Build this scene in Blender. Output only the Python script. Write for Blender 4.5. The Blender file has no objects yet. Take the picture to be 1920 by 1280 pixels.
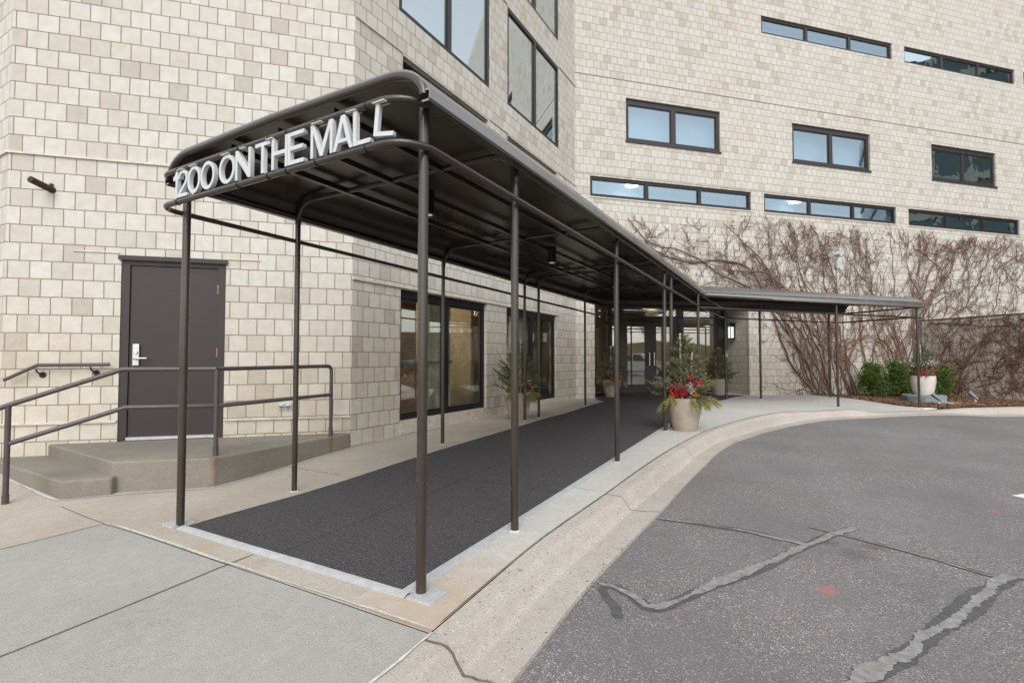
import bpy, bmesh, math, random
from mathutils import Vector, Matrix
R=math.radians
S=bpy.context.scene
C=S.collection
# ------------------------------------------------------------------ camera, sky, sun
cam=bpy.data.cameras.new('camera'); camo=bpy.data.objects.new('camera',cam); C.objects.link(camo)
camo.location=(0,0,1.2); camo.rotation_euler=(R(90+1.908),0,R(29.69))
cam.sensor_width=36; cam.lens=36*943.2/1920; cam.clip_end=2000; cam.clip_start=.05
S.camera=camo
W=bpy.data.worlds.new('World'); S.world=W; W.use_nodes=True
wn=W.node_tree; wn.nodes.clear()
sky=wn.nodes.new('ShaderNodeTexSky'); sky.sky_type='NISHITA'; sky.sun_disc=False
sky.sun_elevation=R(48); sky.sun_rotation=R(150); sky.dust_density=1.6; sky.air_density=1.6; sky.ozone_density=.6
hs=wn.nodes.new('ShaderNodeHueSaturation'); hs.inputs['Saturation'].default_value=.24
bg=wn.nodes.new('ShaderNodeBackground'); bg.inputs[1].default_value=.15
wo=wn.nodes.new('ShaderNodeOutputWorld')
wn.links.new(sky.outputs[0],hs.inputs['Color']); wn.links.new(hs.outputs[0],bg.inputs[0]); wn.links.new(bg.outputs[0],wo.inputs[0])
sl=bpy.data.lights.new('sun','SUN'); sl.energy=.62; sl.angle=R(40); sl.color=(1,.97,.93)
so=bpy.data.objects.new('sun',sl); C.objects.link(so)
az=R(150); el=R(48)
so.rotation_euler=Vector((math.sin(az)*math.cos(el),math.cos(az)*math.cos(el),math.sin(el))).to_track_quat('Z','Y').to_euler()
S.view_settings.view_transform='Standard'; S.view_settings.look='None'; S.view_settings.exposure=.93; S.view_settings.gamma=1
S.cycles.max_bounces=8; S.cycles.transparent_max_bounces=12; S.cycles.diffuse_bounces=4

# ------------------------------------------------------------------ helpers
WP={}   # world position of every parentable object
class MB:
    def __init__(s): s.v=[];s.f=[];s.m=[];s.uv=[]
    def add(s,vs,fs,m=0,uvs=None):
        b=len(s.v); s.v+= [tuple(p) for p in vs]
        for i,f in enumerate(fs):
            s.f.append([b+k for k in f]); s.m.append(m)
            s.uv.append(uvs[i] if uvs else None)
    def quad(s,a,b,c,d,m=0,uv=None): s.add([a,b,c,d],[(0,1,2,3)],m,[uv] if uv else None)
    def box(s,c,size,rz=0,m=0,M=None):
        x,y,z=[k/2 for k in size]; cs,sn=math.cos(rz),math.sin(rz)
        vs=[]
        for dz in (-z,z):
            for dx,dy in ((-x,-y),(x,-y),(x,y),(-x,y)):
                p=Vector((dx,dy,dz))
                if M: p=M@p
                else: p=Vector((cs*dx-sn*dy,sn*dx+cs*dy,dz))
                vs.append((c[0]+p[0],c[1]+p[1],c[2]+p[2]))
        s.add(vs,[(3,2,1,0),(4,5,6,7),(0,1,5,4),(1,2,6,5),(2,3,7,6),(3,0,4,7)],m)
    def tube(s,pts,r,seg=10,m=0,caps=True,closed=False):
        P=[Vector(p) for p in pts]; n=len(P)
        if n<2: return
        rr=r if isinstance(r,(list,tuple)) else [r]*n
        t0=(P[1]-P[0]).normalized()
        ref=Vector((0,0,1)) if abs(t0.z)<.9 else Vector((1,0,0))
        u=t0.cross(ref).normalized(); vs=[]
        for i in range(n):
            if closed: a=P[(i+1)%n]-P[i-1]
            elif i==0: a=P[1]-P[0]
            elif i==n-1: a=P[-1]-P[-2]
            else: a=(P[i+1]-P[i]).normalized()+(P[i]-P[i-1]).normalized()
            if a.length<1e-9: a=P[min(i+1,n-1)]-P[max(i-1,0)]
            t=a.normalized()
            u=(u-t*u.dot(t))
            if u.length<1e-6: u=t.orthogonal()
            u.normalize(); w=t.cross(u)
            k=1.0
            if 0<i<n-1:
                c=t.dot((P[i+1]-P[i]).normalized()); k=1/max(.5,c)
            for j in range(seg):
                q=2*math.pi*j/seg
                vs.append(P[i]+(u*math.cos(q)+w*math.sin(q))*rr[i]*(k if k<1.3 else 1.3))
        fs=[]
        for i in range(n if closed else n-1):
            for j in range(seg):
                a=i*seg+j; b=i*seg+(j+1)%seg; i2=(i+1)%n
                fs.append((a,b,i2*seg+(j+1)%seg,i2*seg+j))
        if caps and not closed:
            fs.append(tuple(range(seg-1,-1,-1))); fs.append(tuple((n-1)*seg+j for j in range(seg)))
        s.add(vs,fs,m)
    def lathe(s,c,prof,seg=32,m=0):
        vs=[];fs=[]
        for (r,z) in prof:
            for j in range(seg):
                q=2*math.pi*j/seg; vs.append((c[0]+r*math.cos(q),c[1]+r*math.sin(q),c[2]+z))
        for i in range(len(prof)-1):
            for j in range(seg):
                fs.append((i*seg+j,i*seg+(j+1)%seg,(i+1)*seg+(j+1)%seg,(i+1)*seg+j))
        s.add(vs,fs,m)
    def disc(s,c,r,seg=20,m=0,up=True):
        vs=[(c[0]+r*math.cos(2*math.pi*j/seg),c[1]+r*math.sin(2*math.pi*j/seg),c[2]) for j in range(seg)]
        s.add(vs,[tuple(range(seg)) if up else tuple(range(seg-1,-1,-1))],m)
    def prism(s,poly,z0,z1,m=0):   # poly counter-clockwise in plan
        n=len(poly); vs=[(p[0],p[1],z0) for p in poly]+[(p[0],p[1],z1) for p in poly]
        fs=[tuple(range(n-1,-1,-1)),tuple(range(n,2*n))]+[(i,(i+1)%n,n+(i+1)%n,n+i) for i in range(n)]
        s.add(vs,fs,m)
    def build(s,name,mats,parent=None,smooth=False,loc=None,angle=35):
        if not isinstance(mats,(list,tuple)): mats=[mats]
        off=Vector(loc) if loc is not None else (WP[parent.name] if parent else Vector((0,0,0)))
        me=bpy.data.meshes.new(name)
        me.from_pydata([(p[0]-off.x,p[1]-off.y,p[2]-off.z) for p in s.v],[],s.f)
        for m in mats: me.materials.append(m)
        me.polygons.foreach_set('material_index',s.m)
        if any(u for u in s.uv):
            l=me.uv_layers.new(name='UVMap'); k=0
            for u,f in zip(s.uv,s.f):
                for i in range(len(f)):
                    l.data[k].uv=u[i] if u else (0,0); k+=1
        if smooth:
            me.polygons.foreach_set('use_smooth',[True]*len(s.f))
            me.set_sharp_from_angle(angle=R(angle))
        me.update()
        o=bpy.data.objects.new(name,me); C.objects.link(o)
        if parent: o.parent=parent
        elif loc is not None: o.location=off
        WP[o.name]=off
        return o
def tag(o,label=None,cat=None,group=None,kind=None):
    if label: o['label']=label
    if cat: o['category']=cat
    if group: o['group']=group
    if kind: o['kind']=kind
    return o
def thing(name,loc,label,cat,group=None):
    o=bpy.data.objects.new(name,None); C.objects.link(o); o.location=loc; o.empty_display_size=.2
    WP[o.name]=Vector(loc); return tag(o,label,cat,group)
def copy_tree(o,parent=None):
    c=o.copy(); C.objects.link(c)
    if parent: c.parent=parent
    for ch in o.children: copy_tree(ch,c)
    return c
def bevel(o,w,seg=2):
    b=o.modifiers.new('bevel','BEVEL'); b.width=w; b.segments=seg; b.limit_method='ANGLE'; return o
def arc(c,r,a0,a1,n,fx):   # fx maps (cos*r, sin*r) to a point
    return [fx(c[0]+r*math.cos(a0+(a1-a0)*i/n),c[1]+r*math.sin(a0+(a1-a0)*i/n)) for i in range(n+1)]
# ground heights: the pavement rises gently towards the entrance, the road is a kerb lower
GC=[(-1.68,0,-.02),(-1.68,2,0),(-3.9,2,0),(-1.68,5.3,.09),(-4,5.3,.09),(-1.65,7.6,.155),(-3.95,7.7,.155),(-1.63,10,.21),(-3.85,10,.21),(-4.98,4.6,.07),(-4.98,8.3,.12),(-4.98,12,.16),
 (-3,12.5,.2),(-4.2,13.9,.2),(-2.1,16,.18),(-1.24,15.8,.14),(-.26,16.7,.13),(-1.5,13.3,.18),(-.85,14.2,.17),(.7,16,.15),(.73,13.2,.14),(2.45,15.1,.035),(-5.55,1.85,-.035),(-7.5,2,.03),(-6.4,1.7,-.02),(-4.75,2.75,-.03),(-5.2,2.15,-.035),(-5,0,0),(-9,-2,0),(-2,-4,-.02),(1.5,13.6,.0),(2.6,14.4,-.02),
 (4.6,16.5,.05),(3.6,15.7,.045),(3,18,.06),(5.4,18.4,.04),(3.4,20.4,.08),(8,20,.05)]
RC=[(-.8,-3,-.14),(-1,2,-.12),(-1,5,-.065),(-.9,8,.0),(0,11,.01),(1.9,13.5,-.03),(4.6,16,-.11),(6,6,-.12),(12,10,-.16),(3,0,-.15),(3,9,-.05),(9,-4,-.2),(12,20,-.2)]
def shep(P,x,y,p=3.0):
    n=d=0.0
    for a,b,z in P:
        w=1.0/((a-x)**2+(b-y)**2+.04)**(p/2); n+=w*z; d+=w
    return n/d
def trend(x,y):
    yy=min(y,10.5); return .0265*(yy-2)-(.035*max(0,min(x+1.0,3.4)) if y>9 else 0)*min(1,(y-9)/3)
GR=[(a,b,z-trend(a,b)) for a,b,z in GC]
def shep2(P,x,y):
    n=d=0.0
    for a,b,z in P:
        w=1.0/((a-x)**2+(b-y)**2+.35)**1.7; n+=w*z; d+=w
    return n/d
def zg(x,y): return trend(x,y)+shep2(GR,x,y)
def zr(x,y): return shep2(RC,x,y)
def lerp(a,b,t): return a+(b-a)*t
def pl(P,y):   # piecewise-linear x at y
    if y<=P[0][1]: return P[0][0]
    for (x0,y0),(x1,y1) in zip(P,P[1:]):
        if y<=y1: return lerp(x0,x1,(y-y0)/(y1-y0))
    return P[-1][0]
def scan_sheet(mb,ys,xl,xr,n,zf,off=0):
    rows=[]
    for y in ys:
        a,b=xl(y),xr(y); rows.append([(lerp(a,b,i/n),y) for i in range(n+1)])
    vs=[(x,y,zf(x,y)+off) for r in rows for x,y in r]
    mb.add(vs,[(j*(n+1)+i,j*(n+1)+i+1,(j+1)*(n+1)+i+1,(j+1)*(n+1)+i) for j in range(len(ys)-1) for i in range(n)])
def frange(a,b,st):
    n=max(1,int(round((b-a)/st))); return [a+(b-a)*i/n for i in range(n+1)]
def ribbon(mb,pts,w,zf,off,rng=None,jit=0,step=.06,m=0):
    P=[]
    for (a,b) in zip(pts,pts[1:]):
        L=math.hypot(b[0]-a[0],b[1]-a[1]); k=max(1,int(L/step))
        P+=[(lerp(a[0],b[0],i/k),lerp(a[1],b[1],i/k)) for i in range(k)]
    P.append(pts[-1]); vs=[]; ja=jb=0.0
    for _ in range(3): P=[P[0]]+[((a[0]+2*b[0]+c[0])/4,(a[1]+2*b[1]+c[1])/4) for a,b,c in zip(P,P[1:],P[2:])]+[P[-1]]
    for i,p in enumerate(P):
        q=P[min(i+1,len(P)-1)]; o=P[max(i-1,0)]; dx,dy=q[0]-o[0],q[1]-o[1]; L=math.hypot(dx,dy) or 1
        nx,ny=-dy/L,dx/L
        if rng:
            ja=max(-jit,min(jit,ja+rng.uniform(-.35,.35)*jit)); jb=max(-jit,min(jit,jb+rng.uniform(-.35,.35)*jit)); na,nb=ja+rng.uniform(-.2,.2)*jit,jb+rng.uniform(-.2,.2)*jit
        else: na=nb=0
        wl=w/2*max(.05,1+na); wr=w/2*max(.05,1+nb)
        if rng and jit>.3 and i in (0,len(P)-1): wl*=.3; wr*=.3
        for s,ww in ((1,wl),(-1,wr)):
            x,y=p[0]+nx*ww*s,p[1]+ny*ww*s; vs.append((x,y,zf(x,y)+off))
    mb.add(vs,[(2*i,2*i+1,2*i+3,2*i+2) for i in range(len(P)-1)],m)

# ------------------------------------------------------------------ materials
class NT:
    def __init__(s,name):
        s.mat=bpy.data.materials.new(name); s.mat.use_nodes=True; s.t=s.mat.node_tree; s.t.nodes.clear()
        s.out=s.t.nodes.new('ShaderNodeOutputMaterial')
    def n(s,ty,**k):
        o=s.t.nodes.new(ty)
        for a,b in k.items():
            if a.startswith('i_'):
                key=a[2:]; key=int(key) if key.isdigit() else key.replace('_',' ')
                s.set(o.inputs[key],b)
            else: setattr(o,a,b)
        return o
    def set(s,inp,v):
        if isinstance(v,bpy.types.NodeSocket): s.t.links.new(v,inp)
        elif isinstance(v,bpy.types.Node): s.t.links.new(v.outputs[0],inp)
        else:
            if hasattr(inp,'default_value'):
                if inp.type=='RGBA' and len(v)==3: v=(*v,1)
                inp.default_value=v
    def math(s,op,a,b=None,c=None):
        o=s.t.nodes.new('ShaderNodeMath'); o.operation=op
        for i,v in enumerate((a,b,c)):
            if v is not None: s.set(o.inputs[i],v)
        return o.outputs[0]
    def mix(s,f,a,b,mode='MIX'):
        o=s.t.nodes.new('ShaderNodeMix'); o.data_type='RGBA'; o.blend_type=mode
        s.set(o.inputs[0],f); s.set(o.inputs[6],a); s.set(o.inputs[7],b); return o.outputs[2]
    def ramp(s,f,stops,interp='LINEAR'):
        o=s.t.nodes.new('ShaderNodeValToRGB'); o.color_ramp.interpolation=interp
        e=o.color_ramp.elements
        while len(e)<len(stops): e.new(.5)
        for x,(p,c) in zip(e,stops): x.position=p; x.color=(*c,1) if len(c)==3 else c
        s.set(o.inputs[0],f); return o.outputs[0]
    def mapr(s,v,a,b,c=0,d=1,smooth=False):
        o=s.t.nodes.new('ShaderNodeMapRange'); 
        if smooth: o.interpolation_type='SMOOTHSTEP'
        s.set(o.inputs[0],v)
        for i,k in enumerate((a,b,c,d)): o.inputs[i+1].default_value=k
        return o.outputs[0]
    def coord(s,kind='Object'):
        return s.t.nodes.new('ShaderNodeTexCoord').outputs[kind]
    def noise(s,vec,scale,detail=3,rough=.55,dist=0):
        o=s.n('ShaderNodeTexNoise',i_Scale=scale,i_Detail=detail,i_Roughness=rough,i_Distortion=dist); s.set(o.inputs['Vector'],vec); return o.outputs[0]
    def voro(s,vec,scale,feat='F1',out=0):
        o=s.n('ShaderNodeTexVoronoi',feature=feat,i_Scale=scale); s.set(o.inputs['Vector'],vec); return o.outputs[out]
    def bump(s,h,strength=.3,dist=.01):
        return s.n('ShaderNodeBump',i_Height=h,i_Strength=strength,i_Distance=dist).outputs[0]
    def bsdf(s,color,rough=.6,metal=0,spec=.5,normal=None,**k):
        b=s.t.nodes.new('ShaderNodeBsdfPrincipled'); s.set(b.inputs['Base Color'],color); s.set(b.inputs['Roughness'],rough); s.set(b.inputs['Metallic'],metal)
        s.set(b.inputs['Specular IOR Level'],spec)
        if normal is not None: s.set(b.inputs['Normal'],normal)
        for a,v in k.items(): s.set(b.inputs[a.replace('_',' ')],v)
        s.t.links.new(b.outputs[0],s.out.inputs[0]); return b
def m_brick():
    s=NT('cream_block'); uv=s.n('ShaderNodeUVMap').outputs[0]; sp=s.n('ShaderNodeSeparateXYZ',i_0=uv)
    u0,v0=sp.outputs[0],sp.outputs[1]
    wob=s.noise(uv,3.0,2); wob=s.math('MULTIPLY',s.math('SUBTRACT',wob,.5),.012)
    v=s.math('DIVIDE',s.math('ADD',s.math('SUBTRACT',v0,.08),wob),.2); row=s.math('FLOOR',v)
    wr=s.n('ShaderNodeTexWhiteNoise',noise_dimensions='1D'); s.set(wr.inputs['W'],row)
    u=s.math('ADD',s.math('DIVIDE',s.math('ADD',u0,wob),.2),s.math('ADD',s.math('MULTIPLY',s.math('PINGPONG',row,1.0),.5),s.math('MULTIPLY',wr.outputs[0],.09)))
    col=s.math('FLOOR',u); fu=s.math('FRACT',u); fv=s.math('FRACT',v)
    cv=s.n('ShaderNodeCombineXYZ',i_0=col,i_1=row).outputs[0]
    wn_=s.n('ShaderNodeTexWhiteNoise',noise_dimensions='2D'); s.set(wn_.inputs['Vector'],cv)
    r1=wn_.outputs[0]
    cv2=s.n('ShaderNodeVectorMath',operation='ADD',i_0=cv,i_1=(37.3,11.7,0)).outputs[0]
    wn2=s.n('ShaderNodeTexWhiteNoise',noise_dimensions='2D'); s.set(wn2.inputs['Vector'],cv2); r2=wn2.outputs[0]
    c=s.ramp(r1,[(0,(.455,.423,.37)),(.10,(.515,.485,.43)),(.25,(.56,.537,.492)),(.5,(.575,.553,.508)),(.82,(.60,.585,.55)),(.92,(.56,.518,.46)),(1,(.55,.533,.497))])
    dist=s.math('MULTIPLY',s.math('MINIMUM',s.math('MINIMUM',fu,s.math('SUBTRACT',1,fu)),s.math('MINIMUM',fv,s.math('SUBTRACT',1,fv))),.2)
    mask=s.mapr(dist,.0036,.0068,0,1,True)
    big=s.noise(uv,.35,3); mid=s.noise(uv,9,4); fine=s.noise(uv,120,3,.7)
    st=s.n('ShaderNodeMapping',i_Scale=(6,.5,1)); s.set(st.inputs[0],uv); streak=s.noise(st.outputs[0],1.0,4)
    rib=s.n('ShaderNodeMapping',i_Scale=(160,6,1)); s.set(rib.inputs[0],uv); ribn=s.noise(rib.outputs[0],1.0,2)
    c=s.mix(s.mapr(big,.4,.7,0,.15),c,(.56,.50,.42))
    c=s.mix(s.mapr(streak,.55,.8,0,.20),c,(.46,.40,.32))
    low=s.mapr(s.math('ADD',v0,s.math('MULTIPLY',s.math('SUBTRACT',s.noise(uv,1.6,4),.5),1.6)),.9,2.3,1,0); c=s.mix(s.math('MULTIPLY',low,.7),c,s.mix(1.0,c,(.98,.92,.83),'MULTIPLY'))  # warm tint low on the walls: ground bounce light plus dirt splash, in colour
    c=s.mix(1.0,c,s.ramp(mid,[(.2,(.84,.83,.81)),(.7,(1.0,1.0,1.0))]),'MULTIPLY')
    c=s.mix(1.0,c,s.ramp(fine,[(.25,(.80,.79,.77)),(.6,(1.04,1.04,1.04))]),'MULTIPLY')
    mort=s.mix(r2,(.215,.178,.138),(.27,.22,.168))
    c=s.mix(mask,mort,c)
    h=s.math('ADD',s.math('MULTIPLY',mask,.5),s.math('ADD',s.math('MULTIPLY',fine,.16),s.math('ADD',s.math('MULTIPLY',ribn,.12),s.math('MULTIPLY',r2,.12))))
    s.bsdf(c,.88,0,.3,s.bump(h,.6,.012)); return s.mat
def m_concrete(name,a,b,spk=(.42,.39,.35),stain=(.30,.23,.15),agg=.5,rust=None,cov=.45,vs=75.0,rust2=None):
    s=NT(name); p=s.coord(); n1=s.noise(p,.9,4); n2=s.noise(p,14,4); f=s.noise(p,160,3,.7)
    c=s.mix(s.mapr(n1,.3,.7),a,b)
    c=s.mix(s.mapr(s.noise(p,1.7,5,.65,.6),.58,.8,0,.55),c,stain)
    vo=s.n('ShaderNodeTexVoronoi',i_Scale=vs); s.set(vo.inputs['Vector'],p)
    rnd=s.n('ShaderNodeSeparateColor'); s.set(rnd.inputs[0],vo.outputs['Color'])
    spot=s.math('MULTIPLY',s.mapr(vo.outputs['Distance'],.20,.36,1,0),s.mapr(rnd.outputs[0],1-cov,1.05-cov))
    spot=s.math('MULTIPLY',spot,s.mapr(s.noise(p,2.2,3),.36,.58,.25,1.0))
    pc=s.ramp(rnd.outputs[1],[(0,(.12,.105,.10)),(.22,(.26,.20,.16)),(.4,spk),(.6,(.34,.26,.21)),(.8,(.62,.58,.54)),(1,(.56,.50,.46))])
    c=s.mix(s.math('MULTIPLY',spot,agg),c,pc)
    c=s.mix(1.0,c,s.ramp(f,[(.30,(.66,.65,.63)),(.65,(1.12,1.12,1.12))]),'MULTIPLY')
    c=s.mix(1.0,c,s.ramp(n2,[(.2,(.9,.9,.89)),(.7,(1.03,1.03,1.03))]),'MULTIPLY')
    gv=s.n('ShaderNodeTexVoronoi',i_Scale=3.1); s.set(gv.inputs['Vector'],p); gc=s.n('ShaderNodeSeparateColor'); s.set(gc.inputs[0],gv.outputs['Color'])
    c=s.mix(s.math('MULTIPLY',s.mapr(gv.outputs['Distance'],.035,.06,.55,0),s.mapr(gc.outputs[0],.62,.64)),c,(.13,.12,.11))
    if rust:
        g=s.coord(); 
        for (x,y,r) in rust:
            d=s.n('ShaderNodeVectorMath',operation='DISTANCE',i_0=g,i_1=(x,y,.0)); 
            k=s.math('ADD',d.outputs['Value'],s.math('MULTIPLY',s.math('SUBTRACT',s.noise(g,6,4,.7),.5),r*1.6))
            c=s.mix(s.mapr(k,0.0,r,.32,0,True),c,(.38,.25,.13))
    if rust2:
        fl=s.n('ShaderNodeVectorMath',operation='MULTIPLY',i_0=p,i_1=(1,1,0)).outputs[0]
        for (x,y,r) in rust2:
            d=s.n('ShaderNodeVectorMath',operation='DISTANCE',i_0=fl,i_1=(x,y,0.)).outputs['Value']
            k=s.math('ADD',d,s.math('MULTIPLY',s.math('SUBTRACT',s.noise(p,9,4,.7),.5),r*1.2)); c=s.mix(s.mapr(k,0.0,r,.6,0,True),c,(.21,.095,.04))
    h=s.math('ADD',s.math('MULTIPLY',f,.5),s.math('MULTIPLY',n2,.4))
    s.bsdf(c,.9,0,.3,s.bump(h,.35,.006)); return s.mat
def m_asphalt():
    s=NT('asphalt'); p=s.coord(); n1=s.noise(p,.55,4); n2=s.noise(p,4,4,.6); f=s.noise(p,210,3,.8)
    c=s.mix(s.mapr(n1,.3,.7),(.133,.124,.125),(.172,.161,.162))
    c=s.mix(s.mapr(n2,.55,.8,0,.45),c,(.095,.087,.087)); c=s.mix(s.mapr(s.noise(p,.28,5,.65),.52,.68,0,.5),c,(.19,.187,.192))
    for sc,lo,hi,dmax in ((48.0,.70,.74,.42),(85.0,.50,.54,.46),(130.0,.45,.5,.5)):
        vo=s.n('ShaderNodeTexVoronoi',i_Scale=sc); s.set(vo.inputs['Vector'],p)
        rc=s.n('ShaderNodeSeparateColor'); s.set(rc.inputs[0],vo.outputs['Color'])
        k=s.math('MULTIPLY',s.mapr(vo.outputs['Distance'],dmax*.5,dmax,1,0),s.mapr(rc.outputs[0],lo,hi))
        k=s.math('MULTIPLY',k,s.mapr(s.noise(p,1.3,3),.34,.6,.35,1.0))
        pc=s.ramp(rc.outputs[1],[(0,(.32,.30,.29)),(.4,(.42,.40,.39)),(.75,(.26,.20,.15)),(.9,(.55,.56,.58)),(1,(.05,.045,.045))])
        c=s.mix(s.math('MULTIPLY',k,.85),c,pc)
    c=s.mix(1.0,c,s.ramp(f,[(.32,(.48,.47,.47)),(.68,(1.40,1.38,1.38))]),'MULTIPLY')
    for (x,y,r) in ((.12,3.364,.075),(1.371,5.601,.075)):
        d=s.n('ShaderNodeVectorMath',operation='DISTANCE',i_0=p,i_1=(x,y,-.1)).outputs['Value']
        k=s.math('ADD',d,s.math('MULTIPLY',s.math('SUBTRACT',s.noise(p,25,4,.7),.5),.12))
        c=s.mix(s.mapr(k,.0,r,.65,0),c,(.55,.10,.09))
    for (x,y,r) in ((.30,4.0,.14),(.42,4.2,.12),(.15,4.15,.1)):
        d=s.n('ShaderNodeVectorMath',operation='DISTANCE',i_0=p,i_1=(x,y,-.1)).outputs['Value']
        k=s.math('ADD',d,s.math('MULTIPLY',s.math('SUBTRACT',s.noise(p,12,4,.7),.5),.2))
        c=s.mix(s.mapr(k,.0,r,.55,0),c,(.055,.043,.035))
    s.bsdf(c,.85,0,.4,s.bump(s.math('ADD',f,s.voro(p,95)),.5,.006)); return s.mat
def m_mat():
    s=NT('carpet_mat'); p=s.coord()
    mp=s.n('ShaderNodeMapping',i_Scale=(110,110,40)); s.set(mp.inputs[0],p)
    wv=s.n('ShaderNodeTexWave',i_Scale=1.0,i_Distortion=.6,bands_direction='X'); s.set(wv.inputs['Vector'],mp.outputs[0])
    ch=s.n('ShaderNodeTexVoronoi',i_Scale=110.0); s.set(ch.inputs['Vector'],p)
    f=s.noise(p,240,3,.8); n=s.noise(p,1.2,4)
    c=s.mix(s.mapr(ch.outputs['Distance'],.15,.6),(.125,.118,.122),(.044,.041,.042))
    c=s.mix(s.mapr(n,.3,.75,0,.3),c,(.075,.068,.07))
    vo=s.n('ShaderNodeTexVoronoi',i_Scale=42.0); s.set(vo.inputs['Vector'],p); rc=s.n('ShaderNodeSeparateColor'); s.set(rc.inputs[0],vo.outputs['Color'])
    k=s.math('MULTIPLY',s.mapr(vo.outputs['Distance'],.1,.2,1,0),s.mapr(rc.outputs[0],.84,.86))
    c=s.mix(k,c,(.28,.27,.25))
    sp=s.n('ShaderNodeSeparateXYZ',i_0=p)
    for ax,v in ((0,.02),(1,-2.05),(1,.4),(1,2.9)):
        d=s.math('ABSOLUTE',s.math('SUBTRACT',sp.outputs[ax],v)); c=s.mix(s.mapr(d,.002,.008,.55,0),c,(.014,.014,.014))
    s.bsdf(c,.95,0,.2,s.bump(s.math('ADD',ch.outputs['Distance'],f),.7,.004)); return s.mat
def m_plain(name,col,rough=.5,metal=0,var=.15,scale=8,spec=.5,bumps=.05,alt=None):
    s=NT(name); p=s.coord(); n=s.noise(p,scale,4,.6)
    d=tuple(k*(1-var) for k in col); e=alt or tuple(min(1,k*(1+var)) for k in col)
    c=s.mix(s.mapr(n,.3,.7),d,e); f=s.noise(p,90,2)
    r=s.mapr(n,.3,.7,max(.02,rough-.06),rough+.06)
    s.bsdf(c,r,metal,spec,s.bump(f,bumps,.004) if bumps else None); return s.mat
def m_glass(name,refl,tint=(.9,.95,.95),rc=(1,1,1),wav=.0,gr=.5):
    s=NT(name); t=s.n('ShaderNodeBsdfTransparent'); s.set(t.inputs[0],tint)
    g=s.n('ShaderNodeBsdfGlossy'); s.set(g.inputs['Color'],rc); g.inputs['Roughness'].default_value=.012
    if wav:
        nn=s.noise(s.coord(),1.4,2); s.set(g.inputs['Normal'],s.bump(nn,wav,.05))
    lw=s.n('ShaderNodeLayerWeight',i_Blend=.5); fc=s.math('POWER',lw.outputs['Facing'],4.0)
    mx=s.n('ShaderNodeMixShader'); s.set(mx.inputs[0],s.math('ADD',s.math('MULTIPLY',fc,gr),refl)); s.t.links.new(t.outputs[0],mx.inputs[1]); s.t.links.new(g.outputs[0],mx.inputs[2])
    s.t.links.new(mx.outputs[0],s.out.inputs[0]); return s.mat
def m_emit(name,col,st):
    s=NT(name); e=s.n('ShaderNodeEmission',i_Strength=st); s.set(e.inputs[0],col); s.t.links.new(e.outputs[0],s.out.inputs[0]); return s.mat
def m_leafy(name,cols,rough=.6,sub=0):
    s=NT(name); g=s.n('ShaderNodeNewGeometry'); 
    c=s.ramp(g.outputs['Random Per Island'],[(i/(len(cols)-1),c) for i,c in enumerate(cols)])
    b=s.bsdf(c,rough,0,.3); return s.mat
M={}
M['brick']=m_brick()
M['slab']=m_concrete('slab_concrete',(.335,.32,.298),(.385,.372,.35),agg=.35,stain=(.30,.275,.24))
M['tan']=m_concrete('tan_concrete',(.38,.335,.28),(.45,.41,.355),agg=.7,stain=(.34,.26,.17),rust=[(-1.62,1.85,.34),(-3.9,2.05,.25),(-1.45,1.72,.25),(-1.62,5.6,.2),(-3.3,1.85,.2)])
M['kerb']=m_concrete('kerb_concrete',(.40,.365,.325),(.475,.44,.40),agg=1.0,stain=(.33,.28,.23),cov=.85,vs=46.0)
M['landing']=m_concrete('landing_concrete',(.185,.165,.138),(.265,.24,.205),agg=.35,stain=(.10,.085,.065),rust2=[(.715,-.20,.055),(.645,1.25,.06)])
M['asphalt']=m_asphalt(); M['mat']=m_mat()
M['bronze']=m_plain('bronze_paint',(.040,.030,.0235),.26,.15,.04,3,.7,0)
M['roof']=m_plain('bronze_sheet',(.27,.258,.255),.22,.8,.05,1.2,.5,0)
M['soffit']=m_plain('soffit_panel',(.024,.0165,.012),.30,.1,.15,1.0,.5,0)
M['railpaint']=m_plain('railing_paint',(.075,.062,.062),.38,.1,.1,6,.5,0)
M['black']=m_plain('black_frame',(.016,.015,.017),.35,.2,.2,10,.5,.0)
M['brownframe']=m_plain('brown_frame',(.030,.024,.024),.4,.2,.2,10,.5,.0)
M['door']=m_plain('door_paint',(.036,.0265,.0275),.48,0,.10,5,.4,.10)
M['alu']=m_plain('aluminium',(.47,.48,.485),.5,.25,.12,20,.5,.06)
M['steel']=m_plain('brushed_steel',(.55,.56,.57),.3,.85,.1,30,.5,.03)
M['brass']=m_plain('worn_brass',(.30,.18,.105),.45,.6,.25,40,.5,.05)
M['white']=m_plain('white_letter_paint',(.50,.52,.525),.45,0,.07,18,.4,.05)
M['flash']=m_plain('pale_flashing',(.55,.50,.42),.6,.1,.2,14,.4,.05)
M['sealant']=m_plain('pale_sealant',(.50,.48,.44),.8,0,.25,25,.3,.3)
M['joint']=m_plain('dark_joint',(.15,.125,.10),.9,0,.3,30,.2,.2)
M['pglass']=m_glass('shop_glass',.19,(.88,.91,.90),gr=.4)
M['uglass']=m_glass('upper_glass',.22,(.78,.84,.87),(.70,.83,.93),.012,.2)
M['skyglass']=m_glass('mirror_glass',.60,(.6,.66,.7),(.86,.93,.95),.010,.15)
M['wglass']=m_glass('wavy_glass',.50,(.60,.70,.75),(.80,.92,.95),.10)
M['rust']=m_plain('rust_pipe',(.075,.040,.028),.75,.3,.35,30,.3,.3)
M['leaf']=m_leafy('dry_leaf',[(.17,.06,.028),(.25,.10,.045),(.20,.065,.03),(.30,.15,.07),(.13,.05,.025)])
M['stem']=m_plain('vine_bark',(.155,.10,.076),.9,0,.3,25,.2,.2,alt=(.24,.165,.13))
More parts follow.
